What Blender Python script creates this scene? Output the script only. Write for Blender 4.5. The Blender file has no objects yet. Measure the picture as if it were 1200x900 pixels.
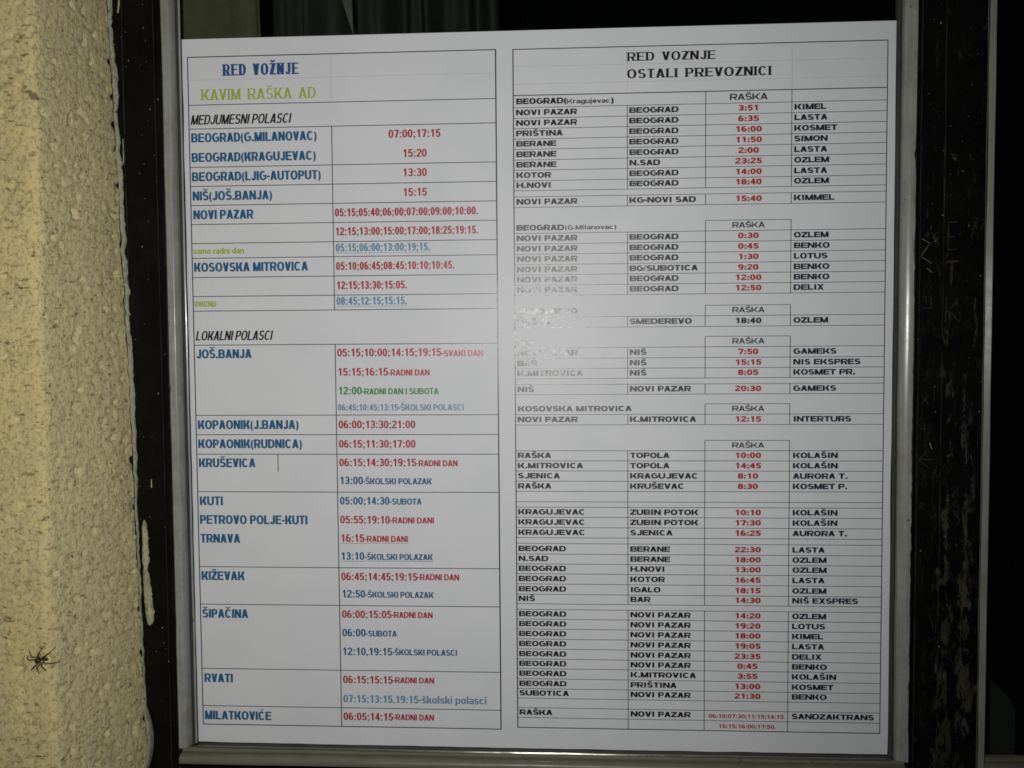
import bpy, bmesh, math, random
from mathutils import Vector, Matrix, noise

# ------------------------------------------------------------------ camera, light, exposure
S = bpy.context.scene
C = S.collection
random.seed(7)
Z0 = 1.5                      # height of the point of the poster straight ahead of the lens
D = 0.8                       # lens to poster
cam = bpy.data.cameras.new('camera')
cam.sensor_width = 36; cam.lens = 34.5; cam.clip_start = 0.01; cam.clip_end = 50
co = bpy.data.objects.new('camera', cam); C.objects.link(co)
R = [[0.99809, 0.00743, 0.06133], [-0.00429, 0.99868, -0.05127], [-0.06163, 0.05091, 0.9968]]
def w(a): return Vector((a[0], a[2], -a[1]))
rx, dn, fw = w(R[0]), w(R[1]), w(R[2])
co.matrix_world = Matrix(((rx.x, -dn.x, -fw.x, 0), (rx.y, -dn.y, -fw.y, -D), (rx.z, -dn.z, -fw.z, Z0), (0, 0, 0, 1)))
S.camera = co
wd = bpy.data.worlds.new('World'); S.world = wd; wd.use_nodes = True
wd.node_tree.nodes['Background'].inputs[0].default_value = (0.75, 0.85, 1.0, 1)
wd.node_tree.nodes['Background'].inputs[1].default_value = 0.012
fl = bpy.data.lights.new('camera_flash', 'SPOT')
fl.energy = 15.6; fl.color = (1.0, 0.995, 0.965); fl.shadow_soft_size = 0.006
fl.spot_size = math.radians(122); fl.spot_blend = 1.0
fo = bpy.data.objects.new('camera_flash', fl); C.objects.link(fo)
fo.location = (-0.040, -D + 0.01, Z0 + 0.012)
fo.rotation_euler = (Vector((-0.21, 0, Z0 + 0.05)) - fo.location).to_track_quat('-Z', 'Y').to_euler()
S.view_settings.view_transform = 'Standard'; S.view_settings.look = 'None'
S.view_settings.gamma = 1; S.view_settings.exposure = 0
try: S.cycles.filter_width = 1.7
except Exception: pass

# ------------------------------------------------------------------ helpers
def mm(x): return x / 1000.0
def tag(o, label=None, cat=None, group=None, kind=None):
    for k, v in (('label', label), ('category', cat), ('group', group), ('kind', kind)):
        if v: o[k] = v
    return o
def empty(name, loc):
    o = bpy.data.objects.new(name, None); C.objects.link(o); o.location = loc; o.empty_display_size = 0.02
    return o
def link(name, me, parent=None, smooth=False):
    o = bpy.data.objects.new(name, me); C.objects.link(o)
    if parent:
        o.parent = parent
        p = parent; off = Vector((0, 0, 0))
        while p: off += Vector(p.location); p = p.parent
        o.location = -off                      # meshes are written in world coordinates
    if smooth:
        for f in me.polygons: f.use_smooth = True
    return o
def mesh(name, verts, faces, mat, parent=None, smooth=False):
    me = bpy.data.meshes.new(name); me.from_pydata(verts, [], faces); me.update()
    if mat: me.materials.append(mat)
    return link(name, me, parent, smooth)
def bm_out(name, bm, mat, parent=None, smooth=False):
    me = bpy.data.meshes.new(name); bmesh.ops.recalc_face_normals(bm, faces=bm.faces); bm.to_mesh(me); bm.free()
    if mat: me.materials.append(mat)
    return link(name, me, parent, smooth)
def add_box(bm, x0, x1, y0, y1, z0, z1, bev=0.0):
    r = bmesh.ops.create_cube(bm, size=1)
    for v in r['verts']:
        v.co = Vector(((x0+x1)/2 + v.co.x*(x1-x0), (y0+y1)/2 + v.co.y*(y1-y0), (z0+z1)/2 + v.co.z*(z1-z0)))
    if bev:
        es = list({e for v in r['verts'] for e in v.link_edges})
        bmesh.ops.bevel(bm, geom=es, offset=bev, segments=3, affect='EDGES', profile=0.6)
def extrude_profile(name, prof, axis, a, b, mat, parent, n=60, wob=0.0, smooth=True, seed=0):
    """prof: closed list of (s, y); axis 'z' runs vertically (s -> x), axis 'x' runs sideways (s -> z)"""
    vs, fs = [], []; m = len(prof)
    for i in range(n+1):
        t = a + (b-a)*i/n
        for (s, y) in prof:
            ds = wob*noise.noise(Vector((t*14, s*9+seed, 0.3)))
            dy = wob*0.6*noise.noise(Vector((t*19, s*60+seed, 5.1)))
            vs.append((s+ds, y+dy, t) if axis == 'z' else (t, y+dy, s+ds))
    for i in range(n):
        for j in range(m):
            k = (j+1) % m
            fs.append((i*m+j, i*m+k, (i+1)*m+k, (i+1)*m+j))
    fs.append(tuple(range(m))[::-1]); fs.append(tuple(n*m+j for j in range(m)))
    o = mesh(name, vs, fs, mat, parent)
    bm = bmesh.new(); bm.from_mesh(o.data); bmesh.ops.recalc_face_normals(bm, faces=bm.faces); bm.to_mesh(o.data); bm.free()
    if smooth:
        for f in o.data.polygons: f.use_smooth = len(f.vertices) == 4
        try: o.data.set_sharp_from_angle(angle=math.radians(38))
        except Exception: pass
    return o

# node material helper
class NM:
    def __init__(s, name):
        s.m = bpy.data.materials.new(name); s.m.use_nodes = True; s.t = s.m.node_tree
        s.b = s.t.nodes['Principled BSDF']; s.out = s.t.nodes['Material Output']
        s.tc = s.t.nodes.new('ShaderNodeTexCoord')
    def set(s, **k):
        for a, v in k.items():
            s.b.inputs[a.replace('_', ' ')].default_value = v
        return s
    def n(s, typ, **k):
        x = s.t.nodes.new(typ)
        for a, v in k.items(): setattr(x, a, v)
        return x
    def l(s, a, b): s.t.links.new(a, b)
    def co(s, sc=(1, 1, 1), rot=(0, 0, 0), loc=(0, 0, 0)):
        mp = s.n('ShaderNodeMapping'); s.l(s.tc.outputs['Object'], mp.inputs[0])
        mp.inputs['Scale'].default_value = sc; mp.inputs['Rotation'].default_value = rot; mp.inputs['Location'].default_value = loc
        return mp.outputs[0]
    def noise(s, vec, sc, det=4, rough=0.55, dist=0.0):
        x = s.n('ShaderNodeTexNoise'); s.l(vec, x.inputs['Vector'])
        x.inputs['Scale'].default_value = sc; x.inputs['Detail'].default_value = det
        x.inputs['Roughness'].default_value = rough; x.inputs['Distortion'].default_value = dist
        return x.outputs['Fac']
    def ramp(s, f, pts):
        x = s.n('ShaderNodeValToRGB'); s.l(f, x.inputs[0]); e = x.color_ramp.elements
        while len(e) < len(pts): e.new(0.5)
        for i, (p, c) in enumerate(pts):
            e[i].position = p; e[i].color = (c, c, c, 1) if isinstance(c, (int, float)) else (*c, 1)
        return x.outputs[0]
    def mix(s, f, a, b, mode='MIX'):
        x = s.n('ShaderNodeMix', data_type='RGBA', blend_type=mode)
        for v, i in ((f, 0), (a, 6), (b, 7)):
            if isinstance(v, (int, float)): x.inputs[i].default_value = v
            elif isinstance(v, tuple): x.inputs[i].default_value = (*v, 1)
            else: s.l(v, x.inputs[i])
        return x.outputs[2]
    def math(s, op, a, b):
        x = s.n('ShaderNodeMath', operation=op)
        for v, i in ((a, 0), (b, 1)):
            if isinstance(v, (int, float)): x.inputs[i].default_value = v
            else: s.l(v, x.inputs[i])
        return x.outputs[0]
    def bump(s, h, dist, strength=1.0, prev=None):
        x = s.n('ShaderNodeBump'); s.l(h, x.inputs['Height']); x.inputs['Distance'].default_value = dist
        x.inputs['Strength'].default_value = strength
        if prev is not None: s.l(prev, x.inputs['Normal'])
        s.l(x.outputs[0], s.b.inputs['Normal']); return x.outputs[0]
    def maprange(s, v, a, b, c, d):
        x = s.n('ShaderNodeMapRange'); s.l(v, x.inputs[0])
        for i, k in enumerate((a, b, c, d)): x.inputs[i+1].default_value = k
        return x.outputs[0]

# ------------------------------------------------------------------ materials
def m_stucco():
    k = NM('stucco'); k.set(Roughness=0.92); k.b.inputs['Specular IOR Level'].default_value = 0.2
    v = k.co()
    tone = k.noise(v, 9, 4); blot = k.noise(k.co(loc=(3, 1, 2)), 38, 5, 0.6)
    base = k.mix(k.ramp(tone, [(0.3, 0), (0.7, 1)]), (0.63, 0.51, 0.225), (0.71, 0.59, 0.28))
    base = k.mix(k.ramp(blot, [(0.42, 0), (0.62, 0.5)]), base, (0.53, 0.45, 0.24))
    # greyer tone mixed in along the return beside the window
    sx = k.n('ShaderNodeSeparateXYZ'); k.l(k.tc.outputs['Object'], sx.inputs[0])
    grey = k.maprange(k.math('ADD', sx.outputs['Y'], k.math('MULTIPLY', blot, 0.012)), -0.107, -0.098, 0.0, 0.62)
    base = k.mix(grey, base, (0.67, 0.595, 0.345))
    fine = k.noise(k.co(sc=(1, 1, 0.7)), 420, 3, 0.65)
    base = k.mix(k.ramp(fine, [(0.30, 0.85), (0.50, 0)]), base, (0.30, 0.235, 0.12))
    mid = k.noise(k.co(sc=(0.8, 1, 1.0), rot=(0, 0.5, 0)), 210, 3, 0.6)
    base = k.mix(k.ramp(mid, [(0.27, 0.8), (0.40, 0)]), base, (0.24, 0.18, 0.09))
    pit = k.noise(k.co(sc=(0.55, 1, 1.35), rot=(0, 0.35, 0)), 165, 3, 0.6)
    pitm = k.ramp(pit, [(0.29, 1), (0.36, 0)])
    base = k.mix(k.math('MULTIPLY', pitm, 0.85), base, (0.15, 0.10, 0.05))
    big = k.noise(k.co(sc=(0.7, 1, 1.2), loc=(7, 0, 0)), 60, 3, 0.6)
    base = k.mix(k.ramp(big, [(0.25, 0.85), (0.30, 0)]), base, (0.14, 0.10, 0.055))
    k.l(base, k.b.inputs['Base Color'])
    fleck = k.noise(k.co(sc=(0.6, 0.5, 1.5), rot=(0.8, 0.2, 0)), 250, 3, 0.6)
    base = k.mix(k.ramp(fleck, [(0.32, 0.75), (0.42, 0)]), base, (0.24, 0.185, 0.09))
    k.l(base, k.b.inputs['Base Color'])
    h = k.math('SUBTRACT', k.math('ADD', fine, k.math('MULTIPLY', mid, 0.9)), k.math('MULTIPLY', pitm, 0.6))
    k.bump(h, 0.0010, 0.8)
    return k.m
def m_sealant(c=(0.43, 0.41, 0.30)):
    k = NM('sealant'); k.set(Roughness=0.75)
    n = k.noise(k.co(), 120, 5, 0.6)
    base = k.mix(k.ramp(n, [(0.3, 0), (0.7, 1)]), tuple(x*0.62 for x in c), c)
    g = k.noise(k.co(loc=(9, 2, 1)), 330, 5, 0.7)
    base = k.mix(k.ramp(g, [(0.36, 0.8), (0.47, 0)]), base, (0.12, 0.10, 0.06))
    k.l(base, k.b.inputs['Base Color'])
    k.bump(k.math('ADD', n, g), 0.0014, 0.9); return k.m
def m_black_paint(peel=0.0, worn=()):
    k = NM('black_paint'); v = k.co()
    k.set(Roughness=0.36); k.b.inputs['Specular IOR Level'].default_value = 0.16
    base = k.mix(k.ramp(k.noise(v, 30, 5, 0.7), [(0.4, 0), (0.7, 1)]), (0.0018, 0.0018, 0.0018), (0.006, 0.006, 0.005))
    streak = k.noise(k.co(sc=(1, 1, 0.06)), 420, 3, 0.6)
    base = k.mix(k.ramp(streak, [(0.62, 0), (0.74, 0.35)]), base, (0.030, 0.030, 0.024))
    speck = k.n('ShaderNodeTexVoronoi'); k.l(v, speck.inputs['Vector']); speck.inputs['Scale'].default_value = 85
    base = k.mix(k.ramp(speck.outputs['Distance'], [(0.022, 0.8), (0.045, 0)]), base, (0.16, 0.15, 0.11))
    sxa = k.n('ShaderNodeSeparateXYZ'); k.l(k.tc.outputs['Object'], sxa.inputs[0])
    for gx in worn:                                # paint rubbed grey along the board edges
        dd = k.math('ABSOLUTE', k.math('SUBTRACT', sxa.outputs['X'], gx), 0)
        ln = k.maprange(dd, 0.0002, 0.00075, 1.0, 0.0)
        br = k.ramp(k.noise(k.co(sc=(1, 1, 0.3), loc=(gx*50, 0, 0)), 90, 5, 0.7), [(0.35, 0.1), (0.62, 1)])
        base = k.mix(k.math('MULTIPLY', ln, br), base, (0.034, 0.034, 0.028))
    if peel:
        sx = k.n('ShaderNodeSeparateXYZ'); k.l(k.tc.outputs['Object'], sx.inputs[0])
        zc, xc = sx.outputs['Z'], sx.outputs['X']
        low = k.maprange(zc, Z0+0.12, Z0-0.26, 0.0, 1.0)
        c1 = k.math('ABSOLUTE', k.math('SUBTRACT', xc, 0.3085), 0); c1 = k.maprange(c1, 0.0, 0.011, 1.0, 0.0)
        c2 = k.math('ABSOLUTE', k.math('SUBTRACT', xc, 0.2935), 0); c2 = k.maprange(c2, 0.0, 0.013, 0.8, 0.0)
        band = k.math('MAXIMUM', c1, c2)
        n = k.noise(k.co(sc=(1, 1, 0.45)), 85, 8, 0.78, 0.8)
        n2 = k.noise(k.co(sc=(1.3, 1, 0.3), loc=(2, 0, 4)), 170, 5, 0.7, 1.0)
        val = k.math('ADD', k.math('MULTIPLY', n, 0.62), k.math('MULTIPLY', n2, 0.38))
        val = k.math('ADD', val, k.math('MULTIPLY', k.math('MULTIPLY', band, low), 0.125))
        mask = k.ramp(val, [(0.592, 0), (0.612, 1)])
        pc = k.mix(k.ramp(k.noise(v, 55, 4), [(0.4, 0), (0.6, 1)]), (0.026, 0.026, 0.016), (0.062, 0.056, 0.035))
        base = k.mix(mask, base, pc)
        faint = k.ramp(k.math('ADD', n2, k.math('MULTIPLY', low, 0.05)), [(0.58, 0), (0.66, 0.5)])
        base = k.mix(faint, base, (0.024, 0.024, 0.017))
        k.l(k.maprange(mask, 0, 1, 0.36, 0.85), k.b.inputs['Roughness'])
        bp = k.bump(mask, 0.0003, -0.6 if False else 0.5)
        k.bump(k.noise(v, 260, 4), 0.0003, 0.5, bp)
    else:
        k.bump(k.noise(k.co(sc=(1, 1, 0.12)), 240, 4), 0.0003, 0.6)
    k.l(base, k.b.inputs['Base Color']); return k.m
def m_alu(dirty=0.35, axis='z', c=(0.32, 0.325, 0.30), metal=0.0, rgh=0.16, spec=0.30):
    k = NM('weathered_aluminium')
    sc = (1, 1, 0.035) if axis == 'z' else (0.035, 1, 1)
    g = k.noise(k.co(sc=sc), 500, 3, 0.6)
    d = k.noise(k.co(sc=(1, 1, 1)), 46, 6, 0.7)
    base = k.mix(k.ramp(g, [(0.35, 0), (0.65, 1)]), tuple(x*0.8 for x in c), c)
    base = k.mix(k.ramp(d, [(0.50-dirty*0.16, 0), (0.72, 0.35+0.45*dirty)]), base, (0.13, 0.12, 0.065))
    sp = k.noise(k.co(loc=(5, 5, 5)), 190, 3)
    base = k.mix(k.ramp(sp, [(0.26, 0.7), (0.31, 0)]), base, (0.05, 0.04, 0.03))
    k.l(base, k.b.inputs['Base Color'])
    k.set(Metallic=metal); k.b.inputs['Specular IOR Level'].default_value = spec
    k.l(k.maprange(d, 0.3, 0.7, rgh, rgh+0.14), k.b.inputs['Roughness'])
    k.bump(g, 0.00015, 0.35)
    return k.m
def m_paper():
    k = NM('paper'); k.set(Roughness=0.55); k.b.inputs['Specular IOR Level'].default_value = 0.22
    n = k.noise(k.co(), 16, 4); f = k.noise(k.co(), 900, 2)
    b = k.mix(k.ramp(n, [(0.35, 0), (0.65, 1)]), (0.668, 0.676, 0.700), (0.702, 0.708, 0.730))
    sp = k.noise(k.co(loc=(1, 3, 9)), 95, 2)
    k.b.inputs['Coat Weight'].default_value = 0.065; k.b.inputs['Coat Roughness'].default_value = 0.30
    b = k.mix(k.ramp(sp, [(0.185, 0.5), (0.205, 0)]), b, (0.35, 0.35, 0.33))
    k.l(b, k.b.inputs['Base Color']); k.bump(f, 0.0001, 0.25); return k.m
def m_ink(name, c, fade=1.0):
    k = NM('ink_'+name); k.set(Base_Color=(*c, 1), Roughness=0.225); k.b.inputs['Specular IOR Level'].default_value = 0.40*fade
    f = k.noise(k.co(), 520, 3)
    k.l(k.maprange(k.noise(k.co(loc=(4, 4, 4)), 260, 3), 0.35, 0.65, 0.28, 0.35), k.b.inputs['Roughness'])
    k.bump(f, 0.0001, 0.16); return k.m
def m_flat(name, c, r=0.8, spec=0.3, metal=0.0, noise_sc=60, var=0.3):
    k = NM(name); k.set(Roughness=r, Metallic=metal); k.b.inputs['Specular IOR Level'].default_value = spec
    n = k.noise(k.co(), noise_sc, 5, 0.6)
    k.l(k.mix(k.ramp(n, [(0.3, 0), (0.7, 1)]), tuple(x*(1-var) for x in c), c), k.b.inputs['Base Color'])
    k.bump(n, 0.0005, 0.4); return k.m
def m_glass():
    k = NM('window_glass'); t = k.t; t.nodes.remove(k.b)
    tr = k.n('ShaderNodeBsdfTransparent'); tr.inputs[0].default_value = (0.86, 0.89, 0.86, 1)
    gl = k.n('ShaderNodeBsdfGlossy'); gl.inputs['Roughness'].default_value = 0.03
    fr = k.n('ShaderNodeFresnel'); fr.inputs[0].default_value = 1.5
    mx = k.n('ShaderNodeMixShader'); k.l(fr.outputs[0], mx.inputs[0]); k.l(tr.outputs[0], mx.inputs[1]); k.l(gl.outputs[0], mx.inputs[2])
    k.l(mx.outputs[0], k.out.inputs[0]); return k.m

M_STUCCO = m_stucco(); M_SEAL = m_sealant(); M_CREAM = m_sealant((0.55, 0.50, 0.31))
M_BLACK = m_black_paint(0.0, (-0.3632, -0.3372)); M_PEEL = m_black_paint(1.0, (0.2706, 0.2888))
M_ALU = m_alu(); M_ALUX = m_alu(0.6, 'x', (0.19, 0.19, 0.145), 0.0, 0.3, 0.3); M_ALU2 = m_alu(0.2, 'z', (0.26, 0.27, 0.225), 0.0, 0.18, 0.10)
M_RIDGE = m_alu(0.1, 'z', (0.36, 0.36, 0.34), 0.0, 0.14, 0.30); M_RIDGEX = m_alu(0.2, 'x', (0.30, 0.29, 0.25), 0.7, 0.09, 0.5)
M_GROOVE = m_flat('groove_dark', (0.05, 0.05, 0.043), 0.7, 0.3)  # near-black colour for the strips that darken the bead grooves
M_PAPER = m_paper(); M_GLASS = m_glass()
INK = {n: m_ink(n, c) for n, c in dict(blue=(0.022, 0.115, 0.25), title_blue=(0.03, 0.085, 0.27), red=(0.42, 0.025, 0.032), lime=(0.36, 0.46, 0.045),
       green=(0.05, 0.25, 0.045), pale_blue=(0.13, 0.27, 0.42), black=(0.012, 0.012, 0.014), navy=(0.012, 0.014, 0.035),
       line=(0.030, 0.030, 0.033), thin=(0.085, 0.085, 0.088), faint=(0.46, 0.46, 0.455), underline=(0.20, 0.24, 0.26)).items()}

# ------------------------------------------------------------------ words and rules of the sheet, in millimetres (x from the lens axis, z from its height)
LEFT_TEXT = [
    ('route_name', 'BEOGRAD(G.MILANOVAC)', 'narrow', -312.5, -208.0, 159.3, 7.1, 'blue', 0),
    ('route_name', 'BEOGRAD(KRAGUJEVAC)', 'narrow', -312.5, -209.0, 143.3, 7.1, 'blue', 0),
    ('route_name', 'BEOGRAD(LJIG-AUTOPUT)', 'narrow', -312.6, -205.1, 127.6, 7.1, 'blue', 0),
    ('route_name', 'NIŠ(JOŠ.BANJA)', 'narrow', -312.4, -245.9, 111.9, 7.1, 'blue', 0),
    ('route_name', 'NOVI PAZAR', 'narrow', -312.2, -261.9, 96.5, 7.1, 'blue', 0),
    ('route_name', 'KOSOVSKA MITROVICA', 'narrow', -312.6, -217.0, 53.3, 7.1, 'blue', 0),
    ('route_name', 'JOŠ.BANJA', 'narrow', -312.4, -265.8, -18.4, 7.1, 'blue', 0),
    ('route_name', 'KOPAONIK(J.BANJA)', 'narrow', -312.5, -227.3, -77.4, 7.1, 'blue', 0),
    ('route_name', 'KOPAONIK(RUDNICA)', 'narrow', -312.5, -224.7, -93.4, 7.1, 'blue', 0),
    ('route_name', 'KRUŠEVICA', 'narrow', -312.4, -264.4, -109.4, 7.1, 'blue', 0),
    ('route_name', 'KUTI', 'narrow', -312.4, -292.8, -141.4, 7.1, 'blue', 0),
    ('route_name', 'PETROVO POLJE-KUTI', 'narrow', -312.6, -221.2, -157.2, 7.1, 'blue', 0),
    ('route_name', 'TRNAVA', 'narrow', -312.5, -278.8, -173.1, 7.1, 'blue', 0),
    ('route_name', 'KIŽEVAK', 'narrow', -312.5, -275.6, -204.8, 7.1, 'blue', 0),
    ('route_name', 'ŠIPAČINA', 'narrow', -312.5, -273.4, -237.0, 7.1, 'blue', 0),
    ('route_name', 'RVATI', 'narrow', -312.1, -287.8, -292.3, 7.1, 'blue', 0),
    ('route_name', 'MILATKOVIĆE', 'narrow', -312.5, -255.4, -324.4, 7.1, 'blue', 0),
    ('route_note', 'samo radni dan', 'narrow_small', -313.1, -270.1, 68.0, 4.87, 'lime', 0),
    ('route_note', 'VIKEND', 'narrow_small', -313.1, -294.5, 24.4, 4.45, 'lime', 0),
    ('section_heading', 'MEDJUMESNI POLASCI', 'italic', -312.7, -229.7, 173.7, 7.51, 'black', 0),
    ('section_heading', 'LOKALNI POLASCI', 'italic', -312.7, -248.6, -3.5, 7.51, 'black', 0),
    ('departure_times', '07:00;17:15', 'narrow_time', -148.5, -106.2, 159.9, 6.4, 'red', 0),
    ('departure_times', '15:20', 'narrow_time', -137.1, -117.6, 144.2, 6.4, 'red', 0),
    ('departure_times', '13:30', 'narrow_time', -137.3, -117.7, 128.7, 6.4, 'red', 0),
    ('departure_times', '15:15', 'narrow_time', -137.3, -117.8, 112.8, 6.4, 'red', 0),
    ('departure_times', '05:15;05:40;06;00;07:00;09:00;10:00.', 'narrow_time', -193.6, -76.2, 97.1, 6.4, 'red', 0),
    ('departure_times', '12:15;13:00;15:00;17:00;18:25;19:15.', 'narrow_time', -193.4, -76.2, 81.7, 6.4, 'red', 0),
    ('departure_times', '05:15;06:00;13:00;19;15.', 'narrow_time', -193.4, -115.7, 68.5, 6.4, 'pale_blue', 1),
    ('departure_times', '05:10;06:45;08:45;10:10;10:45.', 'narrow_time', -193.4, -95.9, 53.5, 6.4, 'red', 0),
    ('departure_times', '12:15;13:30;15:05.', 'narrow_time', -193.2, -135.0, 37.8, 6.4, 'red', 0),
    ('departure_times', '08:45;12:15;15:15.', 'narrow_time', -193.4, -135.2, 24.9, 6.4, 'pale_blue', 1),
    ('departure_times', '05:15;10:00;14:15;19:15', 'narrow_time', -193.5, -107.5, -17.5, 6.4, 'red', 0),
    ('departure_times', '15:15;16:15', 'narrow_time', -193.3, -151.7, -33.4, 6.4, 'red', 0),
    ('departure_times', '12:00', 'narrow_time', -193.2, -173.8, -48.9, 6.4, 'green', 0),
    ('departure_times', '06:00;13:30;21:00', 'narrow_time', -193.4, -129.6, -76.9, 6.4, 'red', 0),
    ('departure_times', '06:15;11:30;17:00', 'narrow_time', -193.3, -129.6, -93.0, 6.4, 'red', 0),
    ('departure_times', '06:15;14:30;19:15', 'narrow_time', -193.4, -129.4, -108.4, 6.4, 'red', 0),
    ('departure_times', '13:00', 'narrow_time', -193.2, -173.9, -123.4, 6.4, 'blue', 0),
    ('departure_times', '05:00;14:30', 'narrow_time', -193.3, -152.0, -140.4, 6.4, 'blue', 0),
    ('departure_times', '05:55;19:10', 'narrow_time', -193.3, -151.8, -156.2, 6.4, 'red', 0),
    ('departure_times', '16:15', 'narrow_time', -193.2, -173.6, -171.7, 6.4, 'red', 1),
    ('departure_times', '13:10', 'narrow_time', -193.3, -173.8, -186.8, 6.4, 'blue', 1),
    ('departure_times', '06:45;14:45;19:15', 'narrow_time', -193.3, -129.6, -204.0, 6.4, 'red', 0),
    ('departure_times', '12:50', 'narrow_time', -193.0, -173.6, -218.7, 6.4, 'blue', 0),
    ('departure_times', '06:00;15:05', 'narrow_time', -193.2, -151.7, -235.9, 6.4, 'red', 0),
    ('departure_times', '06:00', 'narrow_time', -193.2, -173.7, -251.6, 6.4, 'blue', 0),
    ('departure_times', '12:10,19:15', 'narrow_time', -193.4, -151.6, -267.5, 6.4, 'blue', 0),
    ('departure_times', '06:15;15:15', 'narrow_time', -193.3, -151.5, -291.5, 6.4, 'red', 0),
    ('departure_times', '06:05;14:15', 'narrow_time', -193.4, -151.6, -323.1, 6.4, 'red', 0),
    ('departure_times', '06:45;10:45;13:15', 'narrow_time', -193.6, -143.6, -62.2, 5.29, 'pale_blue', 0),
    ('departure_times', '07:15;13:15,19:15-školski polasci', 'narrow_time', -193.3, -72.8, -307.9, 6.4, 'pale_blue', 0),
    ('departure_note', '-SVAKI DAN', 'narrow_small', -107.1, -73.1, -17.9, 5.08, 'red', 0),
    ('departure_note', '-RADNI DAN', 'narrow_small', -151.2, -117.2, -33.5, 5.08, 'red', 0),
    ('departure_note', '-RADNI DAN I SUBOTA', 'narrow_small', -173.4, -110.0, -48.9, 5.08, 'green', 0),
    ('departure_note', '-ŠKOLSKI POLASCI', 'narrow_small', -143.2, -89.3, -62.2, 5.08, 'pale_blue', 0),
    ('departure_note', '-RADNI DAN', 'narrow_small', -128.9, -94.9, -108.4, 5.08, 'red', 0),
    ('departure_note', '-ŠKOLSKI POLAZAK', 'narrow_small', -173.5, -116.5, -123.4, 5.08, 'blue', 0),
    ('departure_note', '-SUBOTA', 'narrow_small', -151.6, -125.2, -140.3, 5.08, 'blue', 0),
    ('departure_note', '-RADNI DANI', 'narrow_small', -151.4, -115.0, -156.0, 5.08, 'red', 0),
    ('departure_note', '-RADNI DANI', 'narrow_small', -173.1, -137.0, -171.6, 5.08, 'red', 1),
    ('departure_note', '-ŠKOLSKI POLAZAK', 'narrow_small', -173.3, -116.5, -186.7, 5.08, 'blue', 1),
    ('departure_note', '-RADNI DAN', 'narrow_small', -129.2, -94.6, -203.5, 5.08, 'red', 0),
    ('departure_note', '-ŠKOLSKI POLAZAK', 'narrow_small', -173.1, -116.2, -218.5, 5.08, 'blue', 0),
    ('departure_note', '-RADNI DAN', 'narrow_small', -151.3, -117.1, -235.5, 5.08, 'red', 0),
    ('departure_note', '-SUBOTA', 'narrow_small', -173.3, -147.4, -251.5, 5.08, 'blue', 0),
    ('departure_note', '-ŠKOLSKI POLASCI', 'narrow_small', -151.2, -97.0, -267.1, 5.08, 'blue', 0),
    ('departure_note', '-RADNI DAN', 'narrow_small', -151.2, -116.6, -290.9, 5.08, 'red', 0),
    ('departure_note', '-RADNI DAN', 'narrow_small', -151.2, -117.1, -322.5, 5.08, 'red', 0),
    ('title_text', 'RED VOŽNJE', 'roman', -284.7, -221.6, 212.8, 8.9, 'title_blue', 0),
    ('title_text', 'KAVIM RAŠKA AD', 'display', -303.1, -207.4, 193.4, 8.77, 'lime', 0),
]
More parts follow.
